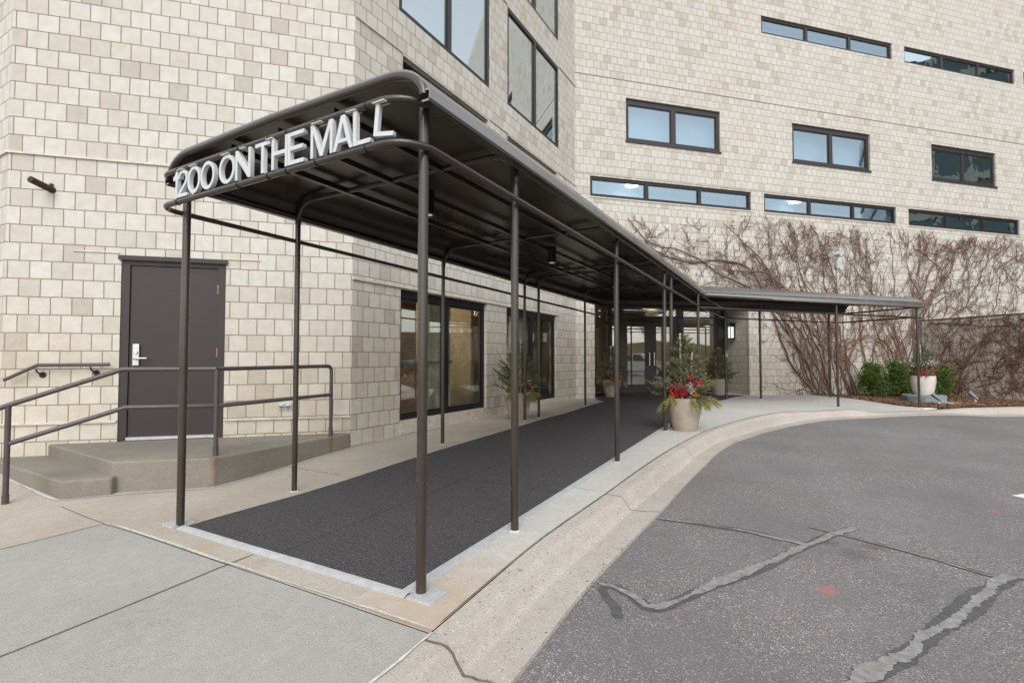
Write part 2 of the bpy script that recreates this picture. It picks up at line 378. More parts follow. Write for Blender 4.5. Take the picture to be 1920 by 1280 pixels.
M['redstem']=m_plain('red_vine_bark',(.15,.075,.045),.9,0,.3,25,.2,.2,alt=(.25,.145,.09))
M['spruce']=m_leafy('spruce_needles',[(.075,.09,.045),(.15,.165,.08),(.11,.13,.06),(.30,.29,.15),(.19,.20,.10)])
M['pine']=m_leafy('pine_needles',[(.30,.28,.10),(.40,.37,.15),(.24,.25,.09),(.46,.40,.19)])
M['berry']=m_plain('red_berry',(.42,.014,.022),.3,0,.25,60,.5,0)
M['silver']=m_leafy('silver_leaf',[(.42,.45,.42),(.55,.58,.56),(.36,.40,.36)])
M['orange']=m_leafy('orange_petal',[(.46,.14,.03),(.55,.22,.05),(.38,.10,.02)])
M['cone']=m_plain('pine_cone_scale',(.085,.045,.026),.8,0,.4,60,.3,.2)
M['birch']=m_plain('birch_bark',(.66,.60,.52),.7,0,.3,22,.3,.1,alt=(.70,.66,.60))
M['twig']=m_plain('brown_twig',(.10,.06,.035),.8,0,.3,30,.3,.1)
M['pot']=m_plain('cast_stone',(.36,.30,.235),.8,0,.16,6,.3,.15)
M['whitepot']=m_plain('glazed_white_pot',(.66,.60,.55),.4,0,.08,5,.5,.03)
M['soil']=m_plain('potting_soil',(.045,.032,.022),.95,0,.4,40,.2,.5)
M['bluestone']=m_plain('weathered_ring',(.17,.22,.25),.8,0,.4,7,.3,.2,alt=(.30,.35,.37))
M['shrub']=m_leafy('boxwood_leaf',[(.045,.085,.016),(.095,.16,.028),(.065,.12,.022),(.14,.20,.045),(.05,.10,.02)])
M['mulch']=m_leafy('bark_mulch',[(.17,.085,.045),(.24,.14,.085),(.11,.05,.03),(.30,.19,.12),(.20,.09,.045)])
M['mulchbase']=m_plain('mulch_soil',(.13,.07,.042),.95,0,.4,30,.2,.6)
M['lampwhite']=m_emit('frosted_lamp',(1,.97,.94),.5)
M['warmlamp']=m_emit('warm_lamp',(1,.78,.5),5.0)
M['dimlamp']=m_emit('dim_lamp',(1,.85,.66),.25)
M['ceillamp']=m_emit('ceiling_lamp_glow',(1,.97,.92),5.0)
M['drip']=m_plain('drip_edge',(.22,.19,.16),.6,0,.3,4,.3,.1)
M['darkpane']=m_plain('shaded_pane',(.012,.013,.015),.25,0,.1,3,.3,0)  # near-black colour carries the shade of the deep window strips
M['grey']=m_plain('grey_cast_metal',(.16,.17,.19),.5,.4,.2,20,.5,.05)
M['lobbywall']=m_plain('lobby_plaster',(.50,.42,.31),.8,0,.06,3,.3,.02)
M['lobbydark']=m_plain('lobby_dark_wall',(.10,.075,.055),.7,0,.2,2,.3,.02)
M['lobbyfloor']=m_plain('lobby_floor',(.14,.12,.10),.45,0,.2,4,.4,.02)
M['wood']=m_plain('oak_panel',(.36,.20,.095),.5,0,.25,5,.4,.03)
M['bluetop']=m_plain('blue_countertop',(.22,.33,.36),.4,0,.1,10,.4,.0)
M['curtain']=m_plain('pale_curtain',(.52,.56,.46),.9,0,.1,4,.2,.0)
M['blind']=m_plain('window_blind',(.46,.52,.57),.8,0,.06,2,.3,.0)
M['darkroom']=m_plain('dim_room',(.06,.065,.065),.9,0,.3,1.5,.3,0)
M['asphpatch']=m_plain('sealer_dark',(.088,.085,.086),.8,0,.3,30,.3,.3)
M['asphpale']=m_plain('sealer_pale',(.15,.145,.14),.85,0,0,26,.3,.3,alt=(.30,.285,.265))
M['paintwhite']=m_plain('road_paint',(.62,.61,.58),.8,0,.2,18,.3,.2)

# ------------------------------------------------------------------ ground
rng=random.Random(5)
KP=[((-1.40,-6),(-1.0,-6)),((-1.40,1.2),(-1.0,1.2)),((-1.43,2.0),(-1.03,1.95)),((-1.48,2.9),(-1.08,2.78)),((-1.43,4.1),(-1.0,4.15)),((-1.40,5.25),(-1.0,5.5)),((-1.34,6.35),(-.95,6.6)),((-1.17,7.8),(-.83,7.75)),((-.79,9.35),(-.48,9.2)),((-.5,10.15),(-.2,9.98)),((-.15,11.1),(.18,10.9)),((.2,11.8),(.52,11.55)),((.8,12.75),(1.07,12.4)),((1.4,13.5),(1.62,13.15)),((2.0,14.2),(2.2,13.75)),((2.62,14.85),(2.85,14.3)),((3.6,15.75),(3.85,15.2)),((4.64,16.55),(4.9,16.0)),((9,20.2),(9.3,19.6)),((14,24.6),(14.3,24))]
def resample(P,st=.12):
    out=[]
    for (a,b),(c,d) in zip(P,P[1:]):
        k=max(1,int(math.dist(a,c)/st))
        for i in range(k):
            t=i/k; out.append(((lerp(a[0],c[0],t),lerp(a[1],c[1],t)),(lerp(b[0],d[0],t),lerp(b[1],d[1],t))))
    out.append(P[-1]); 
    for _ in range(8):
        o2=[out[0]]
        for i in range(1,len(out)-1):
            o2.append(tuple(tuple((out[i-1][k][j]+2*out[i][k][j]+out[i+1][k][j])/4 for j in (0,1)) for k in (0,1)))
        o2.append(out[-1]); out=o2
    return out
KR=resample(KP)
BACK=[a for a,b in KR]; ASPH=[b for a,b in KR]
mb=MB()   # bare ground out to the horizon, under everything
mb.add([(-900,-900,-.34),(900,-900,-.34),(900,900,-.34),(-900,900,-.34)],[(0,1,2,3)])
tag(mb.build('ground',M['asphalt']),kind='structure')
mb=MB()
ys=frange(-6,24,.25)
vs=[];fs=[];nx=46
for y in ys:
    a=pl(ASPH,y)-.03
    for i in range(nx+1):
        t=i/nx; x=a+(40-a)*t**2.2; vs.append((x,y,zr(x,y)))
for j in range(len(ys)-1):
    for i in range(nx):
        k=j*(nx+1)+i; fs.append((k,k+1,k+nx+2,k+nx+1))
mb.add(vs,fs)
tag(mb.build('road',M['asphalt'],smooth=True),kind='structure')
mb=MB()
prof=[0,.10,.20,.28,.33,.37,.41,.45,.49,.53,.57,.66,.8,1.0]
def kz(t,zb,zl):
    zc=max(zb,zl+.004)
    if t<.28: return zb-.004*t/.28+(zc-zb)
    if t<.57:
        q=min(1,(t-.28)/.22); q=q*q*(3-2*q); return lerp(zc-.004,zl+.012,q)
    return lerp(zl+.012,zl+.022,(t-.57)/.43)
n=len(prof); vs=[]
for a,b in KR:
    zb,zl=zg(*a),zr(*b)
    for t in prof:
        x,y=lerp(a[0],b[0],t),lerp(a[1],b[1],t); vs.append((x,y,kz(t,zb,zl)))
    vs.append((b[0],b[1],zl-.08))
n+=1
mb.add(vs,[(j*n+i,j*n+i+1,(j+1)*n+i+1,(j+1)*n+i) for j in range(len(KR)-1) for i in range(n-1)])
tag(mb.build('kerb',M['kerb'],smooth=True,angle=80),kind='structure')
def kerb_line(y0):   # a crack across the kerb at back y0
    i=min(range(len(KR)),key=lambda k:abs(KR[k][0][1]-y0)); a,b=KR[i]; zb,zl=zg(*a),zr(*b)
    return [(lerp(a[0],b[0],t),lerp(a[1],b[1],t)+.05*t*t,kz(t,zb,zl)+.002) for t in frange(0,1,.05)]
jk=MB()
for y0,w in ((1.72,.016),(4.15,.011),(6.36,.010),(9.6,.010),(10.9,.01),(12.2,.012),(13.2,.012),(15.5,.01)):
    L=kerb_line(y0); r2=random.Random(int(y0*100)); off=0
    pts=[]
    for p in L: off=max(-.05,min(.05,off+r2.uniform(-.008,.008))); pts.append((p[0],p[1]+off,p[2]))
    jk.add([q for p in pts for q in ((p[0],p[1]-w/2,p[2]),(p[0],p[1]+w/2,p[2]))],[(2*i,2*i+1,2*i+3,2*i+2) for i in range(len(pts)-1)])
SWR=[(x-.006,y) for x,y in BACK]
def xr_sw(y): return pl(SWR,y)
mb=MB()   # grey slabs in the foreground
scan_sheet(mb,frange(-6,1.77,.15),lambda y:-4.5,xr_sw,24,zg)
tag(mb.build('sidewalk',M['slab'],smooth=True),kind='structure')
def xr_pv(y):
    # the branch pavement ends along the planting bed
    return min(xr_sw(y),pl([(2.45,15.12),(1.65,15.85),(.8,16.75),(.3,17.3)],y)) if y>15.0 else xr_sw(y)
mb=MB()
scan_sheet(mb,frange(1.776,17.2,.15),lambda y:-6.6 if y<6 else -5.2,xr_pv,44,zg)
scan_sheet(mb,frange(-6,1.776,.3),lambda y:-14.0,lambda y:-4.504,30,zg)
scan_sheet(mb,frange(1.776,4.6,.3),lambda y:-14.0,lambda y:-6.6,24,zg)
tag(mb.build('pavement',M['tan'],smooth=True),kind='structure')
M['path']=m_concrete('path_concrete',(.46,.445,.42),(.53,.515,.495),agg=.4,stain=(.38,.345,.29),rust=[(-1.6,1.75,1.5),(-1.5,1.9,.8),(-1.62,5.7,.16)])
mb=MB(); scan_sheet(mb,frange(1.79,17.2,.15),lambda y:-1.95 if y<2.2 else -2.8 if y<11.9 else -2.8-.6*(y-11.9)/2,lambda y:xr_pv(y),30,zg,.0025)
tag(mb.build('footpath',M['path'],smooth=True),kind='structure')
# joints and sealant lines
jm=MB()
for pts,w in (([(-4.5,-5),(-4.49,1.78)],.012),([(-2.80,-5),(-2.86,.78),(-2.93,1.78),(-2.93,1.94)],.012),([(-1.75,4.16),(-1.44,4.16)],.008),([(-1.75,6.36),(-1.35,6.36)],.008),([(-1.75,11.95),(-.15,11.2)],.014),([(-5.38,1.82),(-4.48,1.78)],.008),([(-4.0,3.6),(-4.9,3.6)],.006),([(-4.0,7.0),(-4.95,7.0)],.006),([(-1.72,8.6),(-1.0,8.6)],.008)):
    ribbon(jm,pts,w,zg,.003,rng,.35,.05)
ribbon(jm,[(p[0]-.012,p[1]) for p in BACK if p[1]>1.8],.006,zg,.0035,rng,.7,.03)
jm.v+=[]; b=len(jm.v); jm.add(jk.v,jk.f)
tag(jm.build('pavement_joints',M['joint']),kind='structure')
wm=MB()
ribbon(wm,[(-4.48,1.79),(-2.93,1.785),(-1.42,1.80)],.014,zg,.0055,rng,.85,.02)
ribbon(wm,[(-1.42,1.78),(-1.405,1.2),(-1.405,-1)],.014,zg,.0055,rng,.9,.02)
ribbon(wm,[(-5.60,1.87),(-5.40,2.16),(-4.83,2.76),(-4.93,4.5)],.018,zg,.005,rng,.9,.025)
ribbon(wm,[(-7.2,1.90),(-5.60,1.87)],.018,zg,.005,rng,.9,.025)
ribbon(wm,[(-4.955,4.62),(-4.955,12.0)],.03,zg,.005,rng,.7,.04)
tag(wm.build('white_sealant',M['sealant']),kind='structure')
# sealer over the cracks of the road
dk=MB(); pa=MB()
cr=[([(-.987,4.073),(-.729,4.1),(-.356,4.109),(-.016,4.032),(.031,4.016)],.075,.035),
 ([(-1.02,2.83),(-.956,2.858),(-.843,2.795),(-.714,2.699),(-.649,2.715),(-.552,2.917),(-.396,3.208),(-.218,3.514),(-.016,3.908),(.184,4.314),(.348,4.569)],.085,.045),
 ([(.054,4.43),(.187,4.376),(.312,4.327),(.542,4.237),(.745,4.136),(.899,4.031),(.963,4.002),(1.131,4.05),(1.5,4.2),(2.2,4.35)],.055,.026),
 ([(.02,2.1),(.207,2.521),(.341,2.747),(.5,3.038),(.687,3.378),(.874,3.732),(.956,3.884),(1.072,4.063)],.12,.06),
 ([(-1.01,2.82),(-.95,2.72),(-.86,2.62),(-.82,2.52)],.06,.0)]
for pts,w,w2 in cr:
    ribbon(dk,pts,w*.9,zr,.003,rng,.32,.012)
    if w2:
        sh=[(p[0]+rng.uniform(-.006,.006)-.012,p[1]+rng.uniform(-.006,.006)) for p in pts]
        ribbon(pa,sh,w2,zr,.0055,rng,.85,.012)
tag(dk.build('road_sealer',M['asphpatch']),kind='structure'); tag(pa.build('road_sealer_pale',M['asphpale']),kind='structure')
mb=MB(); ribbon(mb,[(1.72,6.34),(2.35,5.75)],.17,zr,.004,rng,.12,.04)
tag(mb.build('road_marking',M['paintwhite']),kind='structure')
# leaf litter in the gutter
lm=MB()
for i in range(150):
    k=rng.randrange(40,len(KR)-30); a,b=KR[k]; t=rng.gauss(1.0,.05) if rng.random()<.75 else rng.uniform(.6,1)
    x,y=lerp(a[0],b[0],t),lerp(a[1],b[1],t); z=zr(x,y)+.020; q=rng.uniform(0,6.3); L=rng.uniform(.006,.016)
    lm.add([(x+L*math.cos(q),y+L*math.sin(q),z),(x-L*.5*math.sin(q),y+L*.5*math.cos(q),z+.006),(x-L*math.cos(q),y-L*math.sin(q),z),(x+L*.5*math.sin(q),y-L*.5*math.cos(q),z+.004)],[(0,1,2,3)])
tag(lm.build('leaf_litter',M['leaf']),'small dry leaves blown along the gutter of the kerb','leaf litter',kind='stuff')

# ------------------------------------------------------------------ entrance mat
def mat_r(y): return pl([(-1.79,2.0),(-1.79,11.6),(-1.70,12.2),(-1.35,15.4)],y)
def mat_l(y): return pl([(-3.80,2.0),(-3.80,10.9),(-4.55,12.3),(-4.55,13.4),(-2.0,15.95)],y)
mt=thing('entrance_mat',(-2.8,6,.1),'long charcoal walk-off mat under the canopy with aluminium edging','mat')
mb=MB(); scan_sheet(mb,frange(2.0,15.4,.15),mat_l,mat_r,26,zg,.012)
mb.build('carpet',M['mat'],mt,smooth=True)
mb=MB()
def trim(pts,w,h=.013):
    for (a,b) in zip(pts,pts[1:]):
        k=max(1,int(math.dist(a,b)/.25))
        dx,dy=(b[0]-a[0]),(b[1]-a[1]); L=math.hypot(dx,dy); nx_,ny_=dy/L,-dx/L   # outward to the right
        vs=[]
        for i in range(k+1):
            x,y=lerp(a[0],b[0],i/k),lerp(a[1],b[1],i/k)
            vs+=[(x,y,zg(x,y)+h+.002),(x+nx_*w*.5,y+ny_*w*.5,zg(x,y)+h),(x+nx_*w,y+ny_*w,zg(x,y)+.004),(x+nx_*w,y+ny_*w,zg(x,y)-.01)]
        mb.add(vs,[(4*i+j,4*i+j+1,4*i+5+j,4*i+4+j) for i in range(k) for j in range(3)])
trim([(-3.84,2.0),(-1.735,2.0)],.05); trim([(-1.79,2.0),(-1.79,11.6),(-1.70,12.2),(-1.45,14.6)],.055); trim([(-3.80,10.9),(-3.80,2.0)],.03)
mb.build('edge_trim',M['alu'],mt,smooth=True,angle=20)

# ------------------------------------------------------------------ building
q2=math.sqrt(.5)
AO=(-7.554,2.01); AD=(q2,q2); AL=3.64
BO=(-4.98,4.584); BD=(0,1); BL=7.466
CO=(-4.98,12.05); CD=(q2,q2); CLN=26
bld=thing('building',(-4.98,4.584,0),'cream block building with ribbon windows and black window frames','building')
ZT=17.5
def P3(o,d,s,z,dep=0): return (o[0]+d[0]*s-dep*d[1],o[1]+d[1]*s+dep*d[0],z)   # dep>0 goes into the wall
def wall(o,d,L,z0,z1,holes,u0=0,depth=.13):
    mb=MB()
    ss=sorted({0,L,*[h[0] for h in holes],*[h[1] for h in holes]}); zs=sorted({z0,z1,*[h[2] for h in holes],*[h[3] for h in holes]})
    for a,b in zip(ss,ss[1:]):
        for c,e in zip(zs,zs[1:]):
            sm,zm=(a+b)/2,(c+e)/2
            if any(h[0]<sm<h[1] and h[2]<zm<h[3] for h in holes): continue
            mb.quad(P3(o,d,a,c),P3(o,d,b,c),P3(o,d,b,e),P3(o,d,a,e),0,[(u0+a,c),(u0+b,c),(u0+b,e),(u0+a,e)])
    for h in holes:
        a,b,c,e=h[:4]; D=depth
        mb.quad(P3(o,d,a,c),P3(o,d,a,c,D),P3(o,d,b,c,D),P3(o,d,b,c),0,[(u0+a,c),(u0+a,c+D),(u0+b,c+D),(u0+b,c)])
        mb.quad(P3(o,d,a,e),P3(o,d,b,e),P3(o,d,b,e,D),P3(o,d,a,e,D),0,[(u0+a,e),(u0+b,e),(u0+b,e+D),(u0+a,e+D)])
        mb.quad(P3(o,d,a,c),P3(o,d,a,e),P3(o,d,a,e,D),P3(o,d,a,c,D),0,[(u0+a,c),(u0+a,e),(u0+a+D,e),(u0+a+D,c)])
        mb.quad(P3(o,d,b,c),P3(o,d,b,c,D),P3(o,d,b,e,D),P3(o,d,b,e),0,[(u0+b,c),(u0+b+D,c),(u0+b+D,e),(u0+b,e)])
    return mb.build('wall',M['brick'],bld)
def bar(mb,o,d,s0,s1,z0,z1,d0,d1,m=0):   # box in wall space
    vs=[P3(o,d,s,z,dp) for dp in (d0,d1) for s,z in ((s0,z0),(s1,z0),(s1,z1),(s0,z1))]
    mb.add(vs,[(0,1,2,3),(7,6,5,4),(4,5,1,0),(5,6,2,1),(6,7,3,2),(7,4,0,3)],m)
def window(o,d,s0,s1,z0,z1,npane,fw=.055,rec=.06,glass='uglass',frame='black',sill=False,mull=.06,inner=.03,room='blind',rdep=.35,lamp=None,head=0):
    f=MB(); e=.004
    s0+=e;s1-=e;z0+=e;z1-=e
    bar(f,o,d,s0,s0+fw,z0,z1,rec,rec+.06); bar(f,o,d,s1-fw,s1,z0,z1,rec,rec+.06)
    bar(f,o,d,s0+fw,s1-fw,z1-fw-head,z1,rec+.001,rec+.06); bar(f,o,d,s0+fw,s1-fw,z0,z0+fw,rec+.001,rec+.06)
    W_=(s1-s0-2*fw-(npane-1)*mull)/npane; cells=[]
    for i in range(npane):
        a=s0+fw+i*(W_+mull); cells.append((a,a+W_))
        if i<npane-1: bar(f,o,d,a+W_,a+W_+mull,z0+fw,z1-fw-head,rec+.002,rec+.06)
        # inner sash bead
        for (p,q,r,t) in ((a,a+inner,z0+fw,z1-fw-head),(a+W_-inner,a+W_,z0+fw,z1-fw-head),(a+inner,a+W_-inner,z0+fw,z0+fw+inner),(a+inner,a+W_-inner,z1-fw-head-inner,z1-fw-head)):
            bar(f,o,d,p,q,r,t,rec+.022,rec+.058)
    if sill: bar(f,o,d,s0-.02,s1+.02,z0-.05,z0-.002,-.03,rec+.06)
    w=f.build('window',M[frame],bld)
    for a,b in cells:
        g=MB(); bar(g,o,d,a+inner*.5,b-inner*.5,z0+fw+inner*.5,z1-fw-head-inner*.5,rec+.034,rec+.046)
        g.build('pane',M[glass],w)
    if room:
        g=MB()
        A=[P3(o,d,s,z,dp) for dp in (rec+.064,rec+rdep) for s,z in ((s0,z0),(s1,z0),(s1,z1),(s0,z1))]
        g.add(A,[(4,5,6,7),(0,1,5,4),(1,2,6,5),(2,3,7,6),(3,0,4,7)]); g.build('blind',M[room],w)
    if lamp:
        g=MB(); c=P3(o,d,lamp[0],z1-.075,rec+.2); g.lathe(c,[(.0,.03),(.17,.03),(.17,0),(.0,-.012)],24); g.build('ceiling_lamp',M['ceillamp'],w,smooth=True)
    return w
# wall facing away on the far left
wall((-14.5,2.01),(1,0),6.946,-.4,ZT,[],u0=.07)
# door wall
dh=(1.095+.0,0)
DS0,DS1=1.095,2.18   # measured from the left end of this wall
wall(AO,AD,AL,-.4,ZT,[(DS0,DS1,-.4,2.335)],u0=-.04)
BH=[(5.49,7.79,.30,2.20),(8.52,10.86,.27,2.20),(5.50,7.83,5.06,5.65),(8.55,10.92,5.06,5.65),(5.41,7.88,6.27,8.27),(8.55,11.03,6.27,8.27),(5.41,7.88,8.92,10.9),(8.55,11.03,8.92,10.9),(5.41,7.88,11.55,13.5),(8.55,11.03,11.55,13.5)]
BH=[(a-4.584,b-4.584,c,e) for a,b,c,e in BH]
wall(BO,BD,BL,-.4,ZT,BH,u0=.0)
CHS=[(.42,5.45),(5.90,10.94),(11.46,16.55),(17.0,22.1)]; CHM=[(1.47,4.44),(6.95,9.93),(12.52,15.48),(18.0,21)]
CH=[(a,b,5.45,5.99) for a,b in CHS]+[(a,b,7.04,8.21) for a,b in CHM]+[(a,b,10.76,11.29) for a,b in CHS[1:]]
wall(CO,CD,CLN,-.4,ZT,CH+[(.53,5.30,-.4,2.72)],u0=.06)
# return wall of the entrance recess with its lantern
E1=P3(CO,CD,5.30,0)
wall((E1[0]-1.6*q2,E1[1]+1.6*q2),(q2,-q2),1.6,-.4,2.72,[],u0=.1)
# roof slab closing the top
mb=MB(); mb.prism([(-14.5,2.01),(-7.554,2.01),(-4.98,4.584),(-4.98,12.05),(-4.98+CLN*q2,12.05+CLN*q2),(-14.5,12.05+CLN*q2)],ZT,ZT+.3); mb.build('roof',M['flash'],bld)
# thin ledges between the storeys
def ledge(o,d,s0,s1,z,pr=.022,h=.022,mat='flash'):
    mb=MB(); bar(mb,o,d,s0,s1,z-h/2,z+h/2,-pr,.01); mb.build('ledge',M[mat],bld)
ledge(AO,AD,-.02,AL,3.48); ledge(AO,AD,0,DS0-.01,.478); ledge(AO,AD,DS1+.01,AL,.462); ledge(AO,AD,.63,DS0-.02,2.415,.012,.012); ledge(AO,AD,DS1+.02,2.56,2.40,.012,.012)
ledge((-14.5,2.01),(1,0),0,6.946,3.48)
ledge(BO,BD,0,6.4,2.225); ledge(BO,BD,0,.9,5.68,.02,.02); ledge(BO,BD,3.28,3.95,5.68,.02,.02); ledge(BO,BD,6.37,BL,5.68,.02,.02); ledge(BO,BD,6.47,BL,8.31,.02,.02); ledge(BO,BD,3.32,3.95,8.31,.02,.02)
ledge(CO,CD,0,CLN,8.68,.010,.014,'drip'); ledge(CO,CD,0,CLN,6.05,.015,.016)
for a,b in CHS: ledge(CO,CD,a-.03,b+.03,5.425,.02,.03)
for (a,b,c,e) in BH[:2]:     # stone sill course under the shop windows
    mb=MB(); bar(mb,BO,BD,a-.0,b+.0,c-.19,c-.004,-.012,.05); mb.build('sill',M['flash'],bld)
# windows
for (a,b,c,e) in BH[:2]: window(BO,BD,a,b,c,e,2,.06,.05,'pglass','black',room=None,mull=.13,inner=.035,head=.05)
for (a,b,c,e) in BH[2:4]: window(BO,BD,a,b,c,e,2,.05,.10,'darkpane','black',room=None)
for (a,b,c,e) in BH[4:]: window(BO,BD,a,b,c,e,2,.065,.010,'skyglass','black',room='darkroom',mull=.11)
for i,(a,b) in enumerate(CHS):
    g='wglass' if i>=2 else 'uglass'; rm='darkroom' if i>=2 else 'blind'
    window(CO,CD,a,b,5.45,5.99,3,.07,.045,g,'black',room=rm,mull=.10,lamp=(a+1.35,) if i<2 else None,rdep=.6,inner=.02)
    if i: window(CO,CD,a,b,10.76,11.29,3,.07,.045,g,'brownframe',room=rm,mull=.10,inner=.02)
for i,(a,b) in enumerate(CHM):
    g='wglass' if i>=2 else 'uglass'; rm='darkroom' if i>=2 else 'blind'
    window(CO,CD,a,b,7.04,8.21,2,.09,.055,g,'brownframe',sill=True,room=rm,mull=.13,head=.05)
# steel side door
fr=MB()
bar(fr,AO,AD,DS0+.004,DS0+.085,.256,2.33,.01,.10); bar(fr,AO,AD,DS1-.085,DS1-.004,.256,2.33,.01,.10); bar(fr,AO,AD,DS0+.085,DS1-.085,2.283,2.33,.011,.10)
bar(fr,AO,AD,DS0-.02,DS1+.02,2.335,2.385,-.035,.0)
dr=fr.build('door_frame',M['door'],bld)
lf=MB(); bar(lf,AO,AD,DS0+.088,DS1-.088,.295,2.279,.028,.075); dl=bevel(lf.build('door',M['door'],bld),.003)
h=MB(); sx=DS0+.088+.075
bar(h,AO,AD,sx-.033,sx+.033,1.115,1.365,-.0,.027)
h.tube([P3(AO,AD,sx,1.195,.0),P3(AO,AD,sx,1.195,-.05),P3(AO,AD,sx+.02,1.197,-.058),P3(AO,AD,sx+.135,1.20,-.055)],[.014,.013,.012,.010],10)
h.tube([P3(AO,AD,sx,1.265,.0),P3(AO,AD,sx,1.265,-.012)],.022,14)
bevel(h.build('handle',M['steel'],dl,smooth=True),.004)
for z in (.50,1.27,2.03):
    h=MB(); h.tube([P3(AO,AD,DS1-.0865,z-.055,.018),P3(AO,AD,DS1-.0865,z+.055,.018)],.011,8); bar(h,AO,AD,DS1-.094,DS1-.079,z-.05,z+.05,.012,.030); h.build('hinge',M['brass'],dl)
h=MB(); bar(h,AO,AD,DS0+.09,DS1-.09,.262,.292,-.02,.08); h.build('threshold',M['alu'],dl)
# overflow spout and fire valve on the door wall
h=MB(); cs=(-7.315+.05,2.249-.05,3.124)
sA=math.hypot(-7.30-AO[0],2.264-AO[1])
p0=P3(AO,AD,sA+.06,3.085,.02); p1=P3(AO,AD,sA-.02,3.12,-.24); h.tube([p0,p1],.036,14,caps=False); h.tube([p1,P3(AO,AD,sA+.058,3.09,.0)],.030,14); h.box(P3(AO,AD,sA+.05,3.13,-.01),(.03,.03,.05),R(45))
h.build('drain_spout',M['rust'],bld,smooth=True)
def on_A(x,y): return math.hypot(x-AO[0],y-AO[1])
sv=2.865
h=MB(); bar(h,AO,AD,sv-.072,sv+.072,.565,.655,-.012,.01)
for k in (-.036,.036): h.tube([P3(AO,AD,sv+k,.607,-.012),P3(AO,AD,sv+k,.600,-.045),P3(AO,AD,sv+k,.598,-.046)],[.030,.027,.012],14)
bevel(h.build('hose_valve',M['steel'],bld,smooth=True),.002)

# lobby behind the glass
lb=thing('lobby',(-7,9,.2),'warm lit lobby room seen through the ground floor glass','interior')
mb=MB(); FZ=.21; CZ=2.75
poly=[(-5.0-.14,4.9),(-5.14,12.0),(-4.62,12.47),(-4.62,13.6),(-1.9,16.4),(-4.5,19),(-10.5,19),(-10.5,4.9)]
mb.add([(x,y,FZ) for x,y in poly],[tuple(range(len(poly)))]); mb.build('floor',M['lobbyfloor'],lb)
mb=MB(); mb.add([(x,y,CZ) for x,y in poly],[tuple(range(len(poly)-1,-1,-1))]); mb.build('ceiling',M['lobbywall'],lb)
mb=MB(); 
for a,b in (((-4.5,19),(-10.5,19)),((-10.5,19),(-10.5,4.9)),((-10.5,4.9),(-5.14,4.9)),((-1.9,16.4),(-4.5,19))):
    mb.quad((*a,FZ),(*b,FZ),(*b,CZ),(*a,CZ))
mb.build('back_wall',M['lobbywall'],lb)
mb=MB(); mb.box((-6.3,8.25,1.48),(1.4,.12,2.5)); mb.build('partition',M['lobbywall'],lb)
mb=MB(); mb.box((-7.6,6.3,1.48),(.15,.5,2.5)); mb.box((-8.2,7.6,1.48),(.1,.8,2.5)); mb.build('wood_column',M['wood'],lb)
mb=MB()
for k in range(26):
    y=7.02+k*.025; mb.tube([(-5.72+.02*math.sin(k*1.9),y,.25),(-5.72+.02*math.sin(k*1.9),y,2.7)],.02,6)
mb.build('curtain',M['curtain'],lb,smooth=True)
mb=MB()
for k in range(30):
    y=9.75+k*.025; mb.tube([(-5.6+.02*math.sin(k*1.9),y,.25),(-5.6+.02*math.sin(k*1.9),y,2.7)],.02,6)
mb.build('curtain',M['curtain'],lb,smooth=True)
mb=MB(); mb.box((-5.68,9.2,1.48),(.06,.5,2.5)); mb.build('dark_panel',M['lobbydark'],lb)
for (x,y) in ((-6.6,6.3),(-7.8,8.2),(-6.4,9.8),(-3.95,15.0),(-3.4,15.9),(-4.9,14.9),(-4.4,15.8),(-3.0,16.4)):  # discs behind the shop windows are added to light the room
    d=MB(); d.lathe((x,y,CZ-.012),[(.0,.0),(.075,.0),(.09,.008)],18); d.build('downlight',M['warmlamp'],lb)
for (x,y,p) in ((-6.5,6.6,36),(-6.6,10.0,20),(-3.9,15.6,8)):  # added point lights, brightening the lobby beyond what its downlights give
    L=bpy.data.lights.new('lobby_fill','POINT'); L.energy=p; L.color=(1,.80,.55); L.shadow_soft_size=.25
    o=bpy.data.objects.new('lobby_fill',L); C.objects.link(o); o.location=(x,y,2.45)
dsk=thing('reception_desk',(-6.2,7.0,.21),'oak reception desk with blue countertop behind the first shop window','desk')
mb=MB(); mb.box((-6.2,6.85,.66),(.75,1.5,.9)); mb.build('body',M['wood'],dsk)
mb=MB(); mb.box((-6.15,6.85,1.135),(.95,1.7,.05)); bevel(mb.build('countertop',M['bluetop'],dsk),.006)
# entrance glazing
ent=bld
GO=(-4.61,12.44); GD=(0,1)
JO=(-4.61,13.6)
def glaze(o,d,s0,s1,z0,z1,rails=(),name='glazing',fw=.06,mat='brownframe',glass='pglass'):
    f=MB(); bar(f,o,d,s0,s0+fw,z0,z1,0,.07); bar(f,o,d,s1-fw,s1,z0,z1,0,.07)
    bar(f,o,d,s0+fw,s1-fw,z1-fw,z1,.001,.07); bar(f,o,d,s0+fw,s1-fw,z0,z0+fw,.001,.07)
    for z,h in rails: bar(f,o,d,s0+fw,s1-fw,z-h/2,z+h/2,.001,.07)
    w=f.build(name,M[mat],bld)
    zz=sorted([z0+fw,z1-fw]+[z-h/2 for z,h in rails]+[z+h/2 for z,h in rails])
    for a,b in zip(zz[::2],zz[1::2]):
        g=MB(); bar(g,o,d,s0+fw-.005,s1-fw+.005,a-.005,b+.005,.03,.04); g.build('pane',M[glass],w)
    return w
ZE=.20; HD=2.66
glaze(GO,GD,.02,1.12,ZE,HD,[(2.2,.05)])
def sJ(x): return (x-JO[0])/q2
glaze(JO,CD,.03,.26,ZE,HD,[(2.2,.05)])
